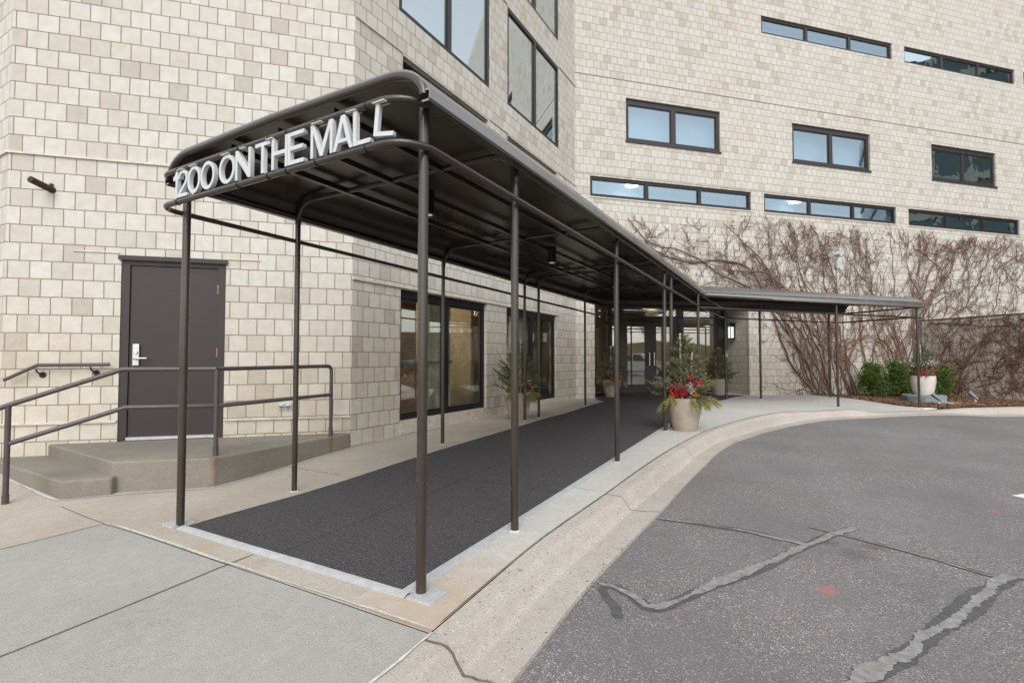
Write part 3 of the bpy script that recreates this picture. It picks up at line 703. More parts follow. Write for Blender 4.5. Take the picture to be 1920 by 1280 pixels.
mb=MB(); bar(mb,JO,CD,.26,.40,ZE,HD,-.015,.085); bar(mb,JO,CD,2.20,2.32,ZE,HD,-.015,.085); bar(mb,JO,CD,.40,2.20,2.22,2.36,-.01,.085); bar(mb,JO,CD,3.52,3.66,ZE,HD,-.015,.085); bar(mb,JO,CD,3.66,3.90,ZE,HD,.03,.06)
mb.build('mullion',M['black'],bld)
glaze(JO,CD,.401,2.199,2.361,HD,[],'transom',.04)
for a,b in ((.405,1.275),(1.325,2.195)):
    f=MB(); st=.15; z0=ZE+.02; z1=2.215
    bar(f,JO,CD,a,a+st,z0,z1,.0,.05); bar(f,JO,CD,b-st,b,z0,z1,.0,.05); bar(f,JO,CD,a+st,b-st,z1-.11,z1,.001,.05); bar(f,JO,CD,a+st,b-st,z0,z0+.24,.001,.05)
    d_=f.build('entrance_door',M['brownframe'],bld)
    g=MB(); bar(g,JO,CD,a+st-.005,b-st+.005,z0+.235,z1-.105,.02,.03); g.build('pane',M['pglass'],d_)
    g=MB(); hs_=b-.05 if a<1 else a+.05; g.tube([P3(JO,CD,hs_,1.0,0),P3(JO,CD,hs_,1.0,-.06),P3(JO,CD,hs_,1.35,-.06),P3(JO,CD,hs_,1.35,0)],.012,8); g.build('handle',M['steel'],d_,smooth=True)
mb=MB(); bar(mb,JO,CD,1.277,1.323,ZE,2.215,.0,.06); mb.build('mullion',M['brownframe'],bld)
glaze(JO,CD,2.325,3.515,ZE,HD,[(.80,.05),(2.2,.04)])
# soffit over the recess
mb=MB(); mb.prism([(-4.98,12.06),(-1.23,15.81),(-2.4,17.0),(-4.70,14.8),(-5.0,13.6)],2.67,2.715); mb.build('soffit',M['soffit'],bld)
for (x,y) in ((-4.05,13.6),(-3.35,14.3),(-2.6,15.05)):
    d=MB(); d.lathe((x,y,2.662),[(0,.0),(.05,.0),(.062,.006)],16); d.build('downlight',M['warmlamp'],bld)

# ------------------------------------------------------------------ canopy
cp=thing('entrance_canopy',(-2.8,6,0),'long bronze metal entrance canopy on slim pipe posts','canopy')
XL,XR=-3.97,-1.65
def zrail(y): return 2.282-.0115*(min(y,10.5)-2)
def zup(y): return 2.505-.009*(min(y,10.5)-2)
posts=[(-1.69,2.03),(-3.89,2.0),(-1.70,3.02),(-1.71,5.28),(-1.69,7.43),(-1.67,7.78),(-1.64,9.95),(-3.98,3.01),(-4.03,5.25),(-4.03,7.5),(-3.99,7.95),(-3.90,9.94)]
bposts=[(-1.56,13.35),(-.85,14.2),(.72,16.05),(.735,13.24),(2.45,15.12)]
pr=.0265
for (x,y) in posts+bposts:
    p=MB(); top=zup(y); b=zg(x,y)-.01; p.tube([(x,y,b),(x,y,top)],pr if x>-3 or y<3 else .024,14)
    p.tube([(x,y,top-.06),(x,y,top-.05)],pr+.0025,14)
    po=p.build('post',M['bronze'],cp,smooth=True)
    if (x,y) in ((-1.69,2.03),(-3.89,2.0),(2.45,15.12)):
        q=MB(); k=.075 if x<2 else .2
        rz=0 if x<2 else R(45); q.v=q.v
        off=(.045,-.0) if x>-2 else (-.06,.02)
        q.box((x+off[0],y+off[1],zg(x,y)+.002),(2*k,2*k,.02),rz); q.build('base_pad',M['paintwhite'] if x>2 else M['alu'],cp)
    else:
        q=MB(); q.lathe((x,y,zg(x,y)),[(pr+.014,.001),(pr+.009,.006),(pr-.002,.010)],14); q.build('base_pad',M['sealant'],cp,smooth=True)
# frames: bows from post to post under the roof
def bow(a,b,z0,zt=2.632,r=.20,tr=.021):
    a,b=Vector((*a,0)),Vector((*b,0)); d=(b-a); L=d.length; d.normalize()
    pts=[]
    for i in range(9):
        q=math.pi-i*math.pi/16; pts.append((r+r*math.cos(q),zt-r+r*math.sin(q)))
    pts=[(0,z0)]+pts+[(L-p[0],p[1]) for p in reversed(pts)]+[(L,z0)]
    m_=MB(); m_.tube([(a.x+d.x*s,a.y+d.y*s,z) for s,z in pts],tr,10); return m_.build('bow',M['bronze'],cp,smooth=True)
for a,b in (((-3.98,3.01),(-1.68,3.01)),((-4.02,5.26),(-1.69,5.27)),((-4.02,7.5),(-1.68,7.45)),((-3.99,7.95),(-1.66,7.8)),((-3.93,9.94),(-1.64,9.95)),((-.85,14.2),(.735,13.24)),((.98,16.2),(2.42,15.10))):
    bow(a,b,zup(a[1])-.02)
# front bow again, thicker, as the roof's leading edge
fb=MB()
# roof sheet: profile swept through stations
def prof_pts(rz=.150):
    rx=.25; out=[(.05,-.052),(.004,-.054),(.0,-.050),(.0,-.002),(.012,.0)]   # eave flange with its upturned lip, inset from the eave and height
    for i in range(9):
        q=math.pi-i*math.pi/16; out.append((.035+rx+rx*math.cos(q),.004+rz*math.sin(q)))
    return out
stations=[((-1.55,1.905),(-4.01,1.905),2.527,.150),((-1.55,3.2),(-4.03,3.2),2.528,.160),((-1.55,6),(-4.05,6),2.523,.165),((-1.56,10.5),(-4.05,11.25),2.475,.185),((2.56,15.02),(1.08,16.30),2.445,.20)]
def roof_grid(dz,ins):
    rows=[]
    for (r_,l_,ze,rz_) in stations:
        rv,lv=Vector((*r_,0)),Vector((*l_,0)); d=lv-rv; L=d.length; d.normalize(); row=[]
        pp=prof_pts(rz_); mid_=.016; nrm=[(s+ (ins if i>4 else (.5*ins if i>1 else 0)),z+ze+dz) for i,(s,z) in enumerate(pp)]
        seq=nrm+[(L/2,nrm[-1][1]+mid_)]+[(L-s,z) for s,z in reversed(nrm)]
        for s,z in seq: row.append((rv.x+d.x*s,rv.y+d.y*s,z))
        rows.append(row)
    return rows
up=roof_grid(0,0); lo=roof_grid(-.010,.010); k=len(up[0])
mb=MB(); n=len(up)
vs=[p for r in up for p in r]+[p for r in lo for p in r]; o_=n*k
fs=[];ms=[]
mb.v=[tuple(p) for p in vs]
for j in range(n-1):
    for i in range(k-1):
        fs.append((j*k+i,(j+1)*k+i,(j+1)*k+i+1,j*k+i+1)); ms.append(0)
        fs.append((o_+j*k+i,o_+j*k+i+1,o_+(j+1)*k+i+1,o_+(j+1)*k+i)); ms.append(1)
for i in range(k-1):
    fs.append((i,i+1,o_+i+1,o_+i)); ms.append(0); e=(n-1)*k; fs.append((e+i+1,e+i,o_+e+i,o_+e+i+1)); ms.append(0)
for j in range(n-1):
    fs.append((j*k,o_+j*k,o_+(j+1)*k,(j+1)*k)); ms.append(0); fs.append((j*k+k-1,(j+1)*k+k-1,o_+(j+1)*k+k-1,o_+j*k+k-1)); ms.append(0)
mb.f=[list(f) for f in fs]; mb.m=ms; mb.uv=[None]*len(fs)
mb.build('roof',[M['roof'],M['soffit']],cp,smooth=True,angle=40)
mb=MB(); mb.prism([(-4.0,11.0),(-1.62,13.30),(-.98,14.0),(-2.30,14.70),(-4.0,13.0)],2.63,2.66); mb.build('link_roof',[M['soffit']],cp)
# front edge tube of the roof
fe=MB(); row=lo[0]
fe.tube([(p[0],p[1]+.012,p[2]-.018) for p in row[5:-5]],.023,14); fe.build('front_tube',M['bronze'],cp,smooth=True)
# sheet seams on the roof
mb=MB()
for y in (4.35,6.9,9.3):
    pp=prof_pts(); ze=2.526
    mb.tube([(-1.55-s,y,ze+z+.002) for s,z in pp[3:]],.004,6)
mb.build('roof_seam',M['black'],cp)
# purlins
for x in (-3.34,-2.84,-2.33):
    mb=MB(); y1=11.2+(-x-1.6)*.0
    for (w,h,dz) in ((.045,.006,-.045),(.006,.05,-.02)):
        mb.box((x,(1.99+10.9)/2,2.655+dz),(w,8.9,h))
    mb.build('purlin',M['soffit'],cp)
for t in (.33,.66):
    a=Vector((-1.9,11.0,0)); b=Vector((2.3,15.15,0)); off=Vector((-.76,.65,0))*(.2+1.5*t); a=a+off; b=b+off
    mb=MB(); d=(b-a); M3=Matrix.Rotation(math.atan2(d.y,d.x),3,'Z'); mb.box(((a+b)/2+Vector((0,0,2.58)))[:],(d.length,.04,.03),math.atan2(d.y,d.x)); mb.build('purlin',M['soffit'],cp)
for (x,y) in ((-2.79,3.42),(-2.79,5.95),(-2.79,8.55)):
    mb=MB(); mb.tube([(x,y,2.45),(x,y,2.66)],.055,18); d=mb.build('downlight',M['black'],cp,smooth=True)
    l=MB(); l.disc((x,y,2.448),.035,14,up=False); l.build('lens',M['dimlamp'],d)
# rails: the loops at two heights
def loop_pts(zf,r=.15):
    xl,xr,yf=-3.995,-1.635,1.855
    pts=[(xl,y) for y in frange(11.3,yf+r,.6)]
    for i in range(1,9):
        q=math.pi+i*math.pi/16; pts.append((xl+r+r*math.cos(q),yf+r+r*math.sin(q)))
    pts+= [(x,yf) for x in frange(xl+r,xr-r*1.3,.3)][1:]
    for i in range(1,9):
        q=-math.pi/2+i*math.pi/16; pts.append((xr-r*1.3+r*1.3*math.cos(q),yf+r*1.3+r*1.3*math.sin(q)))
    pts+= [(xr,y) for y in frange(yf+r*1.3,10.25,.6)][1:]
    return [(x,y,zf(y)) for x,y in pts]
mb=MB(); mb.tube(loop_pts(zrail),.019,12); mb.build('rail',M['bronze'],cp,smooth=True)
mb=MB(); mb.tube(loop_pts(zup),.019,12); mb.build('rail',M['bronze'],cp,smooth=True)
for zz in (2.185,2.42):
    mb=MB(); A=(-1.635,10.25,zz); mb.tube([A,(.72,13.22,zz-.005),(2.44,15.13,zz-.015),(2.53,15.22,zz-.016)],.019,10)
    mb.tube([(2.45,15.12,zz-.015),(1.04,16.32,zz-.015),(.72,16.05,zz-.015),(-.85,14.2,zz),(-1.56,13.35,zz),(-3.95,11.2,zz)],.017,10); mb.build('rail',M['bronze'],cp,smooth=True)
    mb=MB(); mb.tube([A,(-1.6,12.6,zz),(-1.56,13.35,zz)],.015,8); mb.build('rail',M['bronze'],cp,smooth=True)
# collars where the sign bars are clamped to the front rails
mb=MB()
for x in (-3.72,-3.02,-2.72,-2.55,-2.30,-1.92):
    for zf in (zrail,zup): mb.tube([(x-.004,1.855,zf(2)),(x+.004,1.855,zf(2))],.0225,12)
mb.build('clamp',M['black'],cp)

# ------------------------------------------------------------------ sign letters
sg=thing('canopy_sign',(-2.8,1.855,2.3),'white channel letters 1200 ON THE MALL between the front rails of the canopy','sign')
SY=1.850; LZ0=2.302; LZ1=2.488; DP=.026
ST=.0225
def ell(cx,cz,rx,rz,n=28,a0=0,a1=2*math.pi): return [(cx+rx*math.cos(a0+(a1-a0)*i/n),cz+rz*math.sin(a0+(a1-a0)*i/n)) for i in range(n)]
H=LZ1-LZ0
def g_poly(k,w):
    t=ST; h=H
    if k=='1': return [[(.3*w,0),(w,0)] and [(w-t*1.05,0),(w,0),(w,h),(w-t*.8,h),(w-t*1.6,h*.86),(w-t*2.4,h*.80),(w-t*2.4,h*.66),(w-t*1.05,h*.69)]]
    if k=='T': return [[(w/2-t/2,0),(w/2+t/2,0),(w/2+t/2,h-t),(w,h-t),(w,h),(0,h),(0,h-t),(w/2-t/2,h-t)]]
    if k=='H': return [[(0,0),(t,0),(t,h*.44),(w-t,h*.44),(w-t,0),(w,0),(w,h),(w-t,h),(w-t,h*.44+t),(t,h*.44+t),(t,h),(0,h)]]
    if k=='E': return [[(0,0),(w,0),(w,t),(t,t),(t,h*.44),(w*.93,h*.44),(w*.93,h*.44+t),(t,h*.44+t),(t,h-t),(w,h-t),(w,h),(0,h)]]
    if k=='L': return [[(0,0),(w,0),(w,t),(t,t),(t,h),(0,h)]]
    if k=='N': return [[(0,0),(t,0),(t,h*.68),(w-t*1.05,0),(w,0),(w,h),(w-t,h),(w-t,h*.32),(t*1.05,h),(0,h)]]
    if k=='M': return [[(0,0),(t*.95,0),(t*.95,h*.74),(w/2-t*.5,0),(w/2+t*.5,0),(w-t*.95,h*.74),(w-t*.95,0),(w,0),(w,h),(w-t*1.25,h),(w/2,h*.25),(t*1.25,h),(0,h)]]
    if k=='A': return [[(0,0),(t*1.05,0),(w*.27,h*.22),(w*.73,h*.22),(w-t*1.05,0),(w,0),(w/2+t*.62,h),(w/2-t*.62,h)],[(w*.34,h*.22+t*.85),(w/2,h*.80),(w*.66,h*.22+t*.85)]]
    if k in '0O':
        return [ell(w/2,h/2,w/2,h/2),list(reversed(ell(w/2,h/2,w/2-t,h/2-t)))]
    if k=='2':
        r=w/2-t/2; c=(w/2,h-r*1.0-t/2); cl=[(c[0]+r*math.cos(a),c[1]+r*math.sin(a)) for a in [math.pi-.12-i*(math.pi+.75)/16 for i in range(17)]]
        cl+= [(t*.62,t*.9)]
        out=[];inn=[]
        for i,p in enumerate(cl):
            a=cl[max(i-1,0)]; b=cl[min(i+1,len(cl)-1)]; dx,dz=b[0]-a[0],b[1]-a[1]; L=math.hypot(dx,dz) or 1
            out.append((p[0]-dz/L*t/2,p[1]+dx/L*t/2)); inn.append((p[0]+dz/L*t/2,p[1]-dx/L*t/2))
        out=[p for p in out]; inn=[p for p in inn]
        return [out[:-1]+[(t*1.35,t),(w,t),(w,0),(0,0),(0,t*.9)]+list(reversed(inn[:-1]))]
def letter(k,x0,x1,dz=0,rot=0,zs=1):
    polys=g_poly(k,x1-x0)
    cu=bpy.data.curves.new('letter','CURVE'); cu.dimensions='2D'; cu.fill_mode='BOTH'; cu.extrude=DP/2
    for P in polys:
        sp=cu.splines.new('POLY'); sp.points.add(len(P)-1)
        for q,p in zip(sp.points,P): q.co=(p[0],p[1],0,1)
        sp.use_cyclic_u=True
    tmp=bpy.data.objects.new('letter',cu); C.objects.link(tmp)
    dg=bpy.context.evaluated_depsgraph_get(); me=bpy.data.meshes.new_from_object(tmp.evaluated_get(dg))
    bpy.data.objects.remove(tmp); bpy.data.curves.remove(cu)
    me.name='letter'; me.materials.clear(); me.materials.append(M['white'])
    o=bpy.data.objects.new('letter',me); C.objects.link(o); o.parent=sg
    o.location=(x0+2.8,SY-1.855,LZ0-2.3+dz); o.rotation_euler=(R(90),0,rot)
    bv=o.modifiers.new('bevel','BEVEL'); bv.width=.0015; bv.segments=1; bv.limit_method='ANGLE'
    WP[o.name]=Vector((0,0,0)); return o
LETX=[('1', -3.779, -3.703), ('2', -3.701, -3.579), ('0', -3.577, -3.425), ('0', -3.421, -3.259), ('O', -3.211, -3.04), ('N', -3.034, -2.879), ('T', -2.834, -2.693), ('H', -2.677, -2.532), ('E', -2.529, -2.39), ('M', -2.334, -2.158), ('A', -2.155, -2.006), ('L', -2.004, -1.88), ('L', -1.861, -1.745)]
LDZ=.022
for i,(k,a,b) in enumerate(LETX):
    last=i==len(LETX)-1
    letter(k,a,b,LDZ if last else 0,R(11) if last else 0).rotation_euler.y=R(5) if last else 0
mb=MB()
for (a,b) in ((-3.70,-3.62),(-3.55,-3.47),(-3.18,-3.10),(-2.98,-2.93),(-2.72,-2.66),(-2.32,-2.24),(-2.05,-1.98),(-1.86,-1.78)):
    mb.box(((a+b)/2,1.852,2.4915),(b-a,.05,.005))
mb.build('bracket',M['flash'],sg)

# ------------------------------------------------------------------ concrete landing and railings
ld=thing('concrete_landing',(-5.6,3,0),'low weathered concrete landing with one step below the steel door','landing')
mb=MB(); mb.prism([(-7.22,2.32),(-5.49,2.225),(-4.86,2.79),(-4.965,4.56),(-5.05,4.60)],-.12,.252); bevel(mb.build('platform',M['landing'],ld),.018,3)
mb=MB(); mb.prism([(-8.2,1.95),(-5.62,1.90),(-5.415,2.19),(-5.50,2.30),(-7.22,2.36),(-7.6,2.1),(-8.2,2.1)],-.12,.126); bevel(mb.build('step',M['landing'],ld),.02,3)
sm=m_plain('rust_stain',(.26,.11,.04),.9,0,.4,30,.2,.1,alt=(.30,.17,.08))
hr=thing('handrail',(-5.0,2.9,.25),'brown pipe handrail around the concrete landing','railing')
lp1=(-4.96,2.86); lp2=(-4.985,4.27); lp0=(-5.87,1.615); bd=(-5.545,2.31)
T=1.095; Mh=.735
mb=MB(); rr=.0215
mb.tube([(-5.95,1.44,.72),(lp0[0],lp0[1],.80),(bd[0],bd[1],T)]+[(lp1[0],lp1[1],T+.0)],rr,12)
cpt=[(lp1[0],lp1[1],T),(lp2[0]+.0,lp2[1]-.06,T+.01)]+[(lp2[0],lp2[1]-.06+.06*math.sin(q),T+.01-.06+.06*math.cos(q)) for q in [math.pi/2*i/6 for i in range(1,7)]]+[(lp2[0],lp2[1],.27)]
mb.tube(cpt,rr,12); mb.build('top_rail',M['railpaint'],hr,smooth=True,angle=50)
mb=MB(); mb.tube([(lp0[0],lp0[1],.47),(bd[0]+.0,bd[1]+.03,Mh),(lp1[0],lp1[1],Mh),(lp2[0],lp2[1],Mh+.02)],rr*.95,12); mb.build('middle_rail',M['railpaint'],hr,smooth=True,angle=50)
for p,z0,z1 in ((lp0,zg(*lp0)-.02,.79),(lp1,.25,T-.005)):
    mb=MB(); mb.tube([(p[0],p[1],z0),(p[0],p[1],z1)],rr,12); mb.tube([(p[0],p[1],z0),(p[0],p[1],z0+.10)],rr+.004,12); mb.build('post',M['railpaint'],hr,smooth=True)
mb=MB(); mb.tube([(lp2[0],lp2[1],.25),(lp2[0],lp2[1],.36)],rr+.004,12); mb.build('post',M['railpaint'],hr,smooth=True)
wr=thing('wall_handrail',(-7.0,2.4,1.1),'short brown handrail bracketed to the block wall left of the door','railing')
def onA(s,z,dep): return P3(AO,AD,s,z,dep)
mb=MB(); s0=on_A(-7.49,2.07); s1=on_A(-7.26,2.30); s2=on_A(-6.80,2.76)
mb.tube([onA(s0-.02,.965,-.07),onA(s1-.05,1.125,-.07),onA(s2-.03,1.13,-.07)],.019,12); mb.build('rail',M['railpaint'],wr,smooth=True,angle=50)
for s in (on_A(-7.27,2.29)-.05,on_A(-6.95,2.61)):
    zt=1.105 if s>.5 else 1.085
    mb=MB(); mb.tube([onA(s,zt,-.07),onA(s+.005,zt-.035,-.06),onA(s+.03,zt-.07,-.02),onA(s+.03,zt-.07,.0)],.008,8); mb.tube([onA(s+.03,zt-.07,-.008),onA(s+.03,zt-.07,.004)],.033,16); mb.build('bracket',M['black'],wr,smooth=True)

# ------------------------------------------------------------------ lantern, camera, reader
lt=thing('wall_lantern',(-1.6,16.15,1.98),'square black wall lantern with white glass on the entrance return wall','lantern')
lo_=Vector(E1)+Vector((-q2,q2,0))*.62; nn=Vector((-q2,-q2,0)); c0=lo_+nn*.10
mb=MB(); mb.box((c0.x,c0.y,2.20),(.16,.16,.02),R(45)); mb.box((c0.x,c0.y,1.785),(.15,.15,.02),R(45)); mb.box((lo_.x+nn.x*.012,lo_.y+nn.y*.012,2.0),(.02,.13,.5),R(45))
for sx in (-1,1):
    for sy in (-1,1):
        d=Vector((q2,q2,0))*.068*sx+Vector((-q2,q2,0))*.068*sy; mb.box((c0.x+d.x,c0.y+d.y,1.99),(.012,.012,.40),R(45))
mb.tube([(c0.x,c0.y,2.21),(c0.x,c0.y,2.26)],.02,10); mb.box((c0.x-nn.x*.05,c0.y-nn.y*.05,2.235),(.12,.02,.02),R(45))
mb.build('cage',M['black'],lt)
mb=MB(); mb.box((c0.x,c0.y,1.965),(.115,.115,.33),R(45)); bevel(mb.build('shade',M['lampwhite'],lt),.01)
sc=math.dist((CO[0],CO[1]),(.85,17.88))
sca=thing('security_camera',(.85,17.88,4.25),'pale grey security camera on a bracket amid the bare vines','security camera')
mb=MB(); pc=[P3(CO,CD,sc,4.30,-.34),P3(CO,CD,sc-.62,4.17,-.62)]
mb.tube([pc[0],(Vector(pc[0])*.65+Vector(pc[1])*.35)[:],pc[1]],[.05,.05,.075],12); mb.build('body',M['alu'],sca,smooth=True)
mb=MB(); mb.lathe(P3(CO,CD,sc+.02,4.22,-.30),[(.11,0),(.10,.06),(.06,.10),(0,.12)],14); mb.lathe(P3(CO,CD,sc+.02,4.22,-.30),[(.0,-.01),(.11,0)],14); mb.build('dome',M['alu'],sca,smooth=True)
mb=MB(); mb.tube([P3(CO,CD,sc+.02,4.30,-.30),P3(CO,CD,sc+.22,4.28,-.10),P3(CO,CD,sc+.24,4.1,-.03)],.02,8); bar(mb,CO,CD,sc+.19,sc+.31,3.92,4.14,-.07,.0); mb.tube([P3(CO,CD,sc+.25,3.92,-.03),P3(CO,CD,sc+.25,3.3,-.03)],.018,8); mb.build('bracket',M['alu'],sca)
rd=thing('card_reader',(-1.54,13.3,1.25),'small pale card reader on a canopy post near the entrance','card reader')
mb=MB(); mb.box((-1.535,13.31,1.31),(.045,.05,.15),R(-10)); bevel(mb.build('case',M['alu'],rd),.006)
mb=MB(); mb.box((-1.528,13.282,1.35),(.03,.008,.04),R(-10)); mb.build('button',M['black'],rd)
# ------------------------------------------------------------------ garden wall and planting bed
gw=thing('garden_wall',(5.5,18.3,0),'low block garden wall at the right, wrapped in bare vines','wall')
GWO=(3.41,20.39); GWD=(q2,-q2); GWL=7.5
mb=MB()
for (dep0,sgn) in ((0,1),(.3,-1)):
    a,b=P3(GWO,GWD,0,-.3,dep0),P3(GWO,GWD,GWL,-.3,dep0); c,d=P3(GWO,GWD,GWL,2.38,dep0),P3(GWO,GWD,0,2.38,dep0)
    uvq=[(0,-.3),(GWL,-.3),(GWL,2.38),(0,2.38)]
    if sgn>0: mb.quad(a,b,c,d,0,uvq)
    else: mb.quad(b,a,d,c,0,[uvq[1],uvq[0],uvq[3],uvq[2]])
mb.quad(P3(GWO,GWD,GWL,-.3,0),P3(GWO,GWD,GWL,-.3,.3),P3(GWO,GWD,GWL,2.38,.3),P3(GWO,GWD,GWL,2.38,0),0,[(0,-.3),(.3,-.3),(.3,2.38),(0,2.38)])
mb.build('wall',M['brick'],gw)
mb=MB(); bar(mb,GWO,GWD,0,GWL,2.38,2.42,-.015,.315); mb.build('coping',M['mulchbase'],gw)
def bed_l(y): return max(pl([(2.45,15.12),(1.65,15.85),(.8,16.75),(.3,17.3)],y) if y<17.3 else y-17.03, y-17.03) if y>17.2 else pl([(2.45,15.12),(1.65,15.85),(.8,16.75),(.3,17.3)],y)
def bed_r(y): return min(pl(BACK,y)-.01,23.79-y)
mb=MB(); scan_sheet(mb,frange(15.14,20.3,.12),bed_l,lambda y:max(bed_r(y),bed_l(y)+.01),30,zg,.012)
chips=MB(); r2=random.Random(8)
for i in range(5200):
    y=r2.uniform(15.2,20.2); a,b=bed_l(y),bed_r(y)
    if b<=a: continue
    x=r2.uniform(a,b); z=zg(x,y)+.018; q=r2.uniform(0,6.28); L=r2.uniform(.02,.055); w=r2.uniform(.006,.016); t=r2.uniform(-.012,.018)
    cx,sx=math.cos(q),math.sin(q)
    chips.add([(x-L*cx-w*sx,y-L*sx+w*cx,z),(x-L*cx+w*sx,y-L*sx-w*cx,z+.004),(x+L*cx+w*sx,y+L*sx-w*cx,z+t+.01),(x+L*cx-w*sx,y+L*sx+w*cx,z+t+.006)],[(0,1,2,3)],1)
mb.add(chips.v,chips.f,1)
tag(mb.build('mulch_bed',[M['mulchbase'],M['mulch']]),'brown bark mulch covering the planting bed by the garden wall','mulch',kind='stuff')

# ------------------------------------------------------------------ bare climbing vines
def vine(name,label,o,d,stems,rg,top,leafz,twig=.5,smin=-1e9,smax=1e9,ltop=.2,ldens=.35,zmin=.05):
    root=thing(name,P3(o,d,stems[0][0],0,-.05),label,'vine','bare climbing vines on the walls')
    sm=MB(); lf=MB()
    def leafat(s,z,dep):
        L=rg.uniform(.022,.045); q=rg.uniform(0,6.28); t=rg.uniform(-.02,.02)
        c=Vector(P3(o,d,s,z,dep-.01)); u=Vector((d[0]*math.cos(q),d[1]*math.cos(q),math.sin(q))); w=Vector((-d[0]*math.sin(q),-d[1]*math.sin(q),math.cos(q))); nn_=Vector((d[1],-d[0],0))
        lf.add([c-u*L*.6,c+w*L*.5+nn_*t,c+u*L*.7+nn_*(.01+t),c-w*L*.5-nn_*t],[(0,1,2,3)])
    def grow(s,z,ang,length,r,depth,target,pull,wob):
        pts=[];rad=[];n=max(4,int(length/.085)); dep=-rg.uniform(.012,.05)
        hist=[]
        for i in range(n):
            t=i/n; pts.append(P3(o,d,s,z,dep)); rad.append(max(.0042,r*(1-.7*t)))
            hist.append((s,z,ang,t))
            tg=target(s,z,t) if callable(target) else target
            ang+=rg.gauss(0,wob)+pull*(tg-ang); st=length/n
            s+=math.sin(ang)*st; z+=math.cos(ang)*st
            dep=max(-.10,min(-.010,dep+rg.gauss(0,.006)))
            if z>top(s)+rg.uniform(-.25,.05) or z<zmin or s<smin or s>smax: pts.append(P3(o,d,s,z,dep)); rad.append(.003); break
        if len(pts)<2: return
        sm.tube(pts,rad,5 if r>.014 else 3,caps=False)
        for (s1,z1,a1,t1) in hist:
            lz=leafz(s1,z1)
            if rg.random()<lz*ldens*(.8 if depth else .25):
                for _ in range(rg.randint(1,2)): leafat(s1+rg.gauss(0,.06),z1+rg.gauss(0,.06),-.04)
            if depth<3 and rg.random()<twig*(1 if depth<2 else .55):
                sd=rg.choice((-1,1)); 
                L2=(rg.uniform(.7,2.4) if depth==0 and rg.random()<.35 else rg.uniform(.15,.75))*(1 if depth<1 else .7)
                grow(s1,z1,a1+sd*rg.uniform(.35,1.25),L2,max(.006,r*(1-.75*t1)*rg.uniform(.35,.6)),depth+1,rg.uniform(-1.2,1.2)*.6,.06,.26)
    for st in stems: grow(*st[:4],st[4],0,st[5],st[6],st[7])
    sm.build('stems',M['redstem'] if o is GWO else M['stem'],root,smooth=True,angle=180)
    if lf.f: lf.build('leaves',M['leaf'],root)
    return root
rg=random.Random(21)
topC=lambda s:5.28+.12*math.sin(s*1.3)+.1*math.sin(s*3.7)-(.25 if s<2.5 else 0)
def lzone(s,z):
    v=.06
    if z>4.8 and 4.3<s<5.6: v=.55
    if z>4.7 and s>7: v=.45
    if z>4.3 and 10.3<s<12.3: v=.5
    if .8<z<2.6 and 8.2<s<11.0: v=.85
    return v
stA=[]
for i in range(9):
    zc=rg.uniform(2.7,4.5)
    stA.append((rg.uniform(7.4,8.3),.13,rg.uniform(-.75,-.35),rg.uniform(7.5,9.8),rg.uniform(.020,.034),(lambda zc:(lambda s,z,t:-.55 if z<zc-.6 else -1.42+.35*math.sin(s*2.1+zc*5)))(zc),.16,.13))
for i in range(7): stA.append((rg.uniform(7.2,8.4),.13,rg.uniform(-.9,-.2),rg.uniform(2.0,4.2),rg.uniform(.008,.014),-.35,.05,.12))
vine('climbing_vine','bare brown vine reaching left over the canopy roof along the block wall',CO,CD,stA,rg,topC,lzone,.25,smin=1.1)
for i in range(95):
    tt=rg.uniform(-1.75,-.2); stA.append((rg.uniform(1.8,9.0),rg.uniform(2.5,4.8),tt,rg.uniform(1.0,3.0),rg.uniform(.005,.011),(lambda tt:(lambda s,z,t:tt+.6*math.sin(s*2.9+tt*6)))(tt),.12,.22))
stB=[]
for i in range(40):
    tt=rg.uniform(-1.5,.9); stB.append((rg.uniform(4.5,12.5),rg.uniform(2.3,4.7),tt,rg.uniform(1.0,3.0),rg.uniform(.005,.011),(lambda tt:(lambda s,z,t:tt+.6*math.sin(s*3.3+tt*5)))(tt),.12,.22))
for i in range(28):
    s=rg.uniform(7.9,11.5)
    stB.append((s,.1,rg.uniform(-.45,.05),rg.uniform(4.2,6.4),rg.uniform(.009,.024),(lambda k:(lambda s,z,t:k*(.4+.9*t)+.35*math.sin(z*2.7+k*20)))(rg.uniform(-.75,.35)),.10,.16))
vine('climbing_vine','tall vine thick with rusty dead leaves on the block wall behind the round green shrubs',CO,CD,stB,rg,topC,lambda s,z:min(1,lzone(s,z)*2.2),.20,smin=3.2)
stC=[]
for i in range(9):
    tt=rg.uniform(.45,1.25)
    stC.append((rg.uniform(11.0,12.2),.1+ (0 if i<6 else 1.5),rg.uniform(-.1,.15),rg.uniform(6.5,10.5),rg.uniform(.014,.030),(lambda tt:(lambda s,z,t:0.02 if z<2.2 else tt+.4*math.sin(s*1.7+tt*9)))(tt),.14,.13))
for i in range(10):
    stC.append((rg.uniform(12.2,18),2.4,rg.uniform(-.3,.8),rg.uniform(2.5,4.5),rg.uniform(.008,.018),rg.uniform(.2,1.3),.08,.2))
for i in range(64):
    tt=rg.uniform(.3,1.7); stC.append((rg.uniform(11.2,19.5),rg.uniform(2.3,4.9),tt*rg.uniform(.5,1.1),rg.uniform(1.4,4.2),rg.uniform(.006,.013),(lambda tt:(lambda s,z,t:tt+.5*math.sin(s*3.1+tt*7)))(tt),.12,.20))
vine('climbing_vine','bare vine spreading right above the garden wall, over the building wall',CO,CD,stC,rg,topC,lambda s,z:lzone(s,z)*.8,.20,smin=9.5,smax=21,zmin=.1)
stD=[]
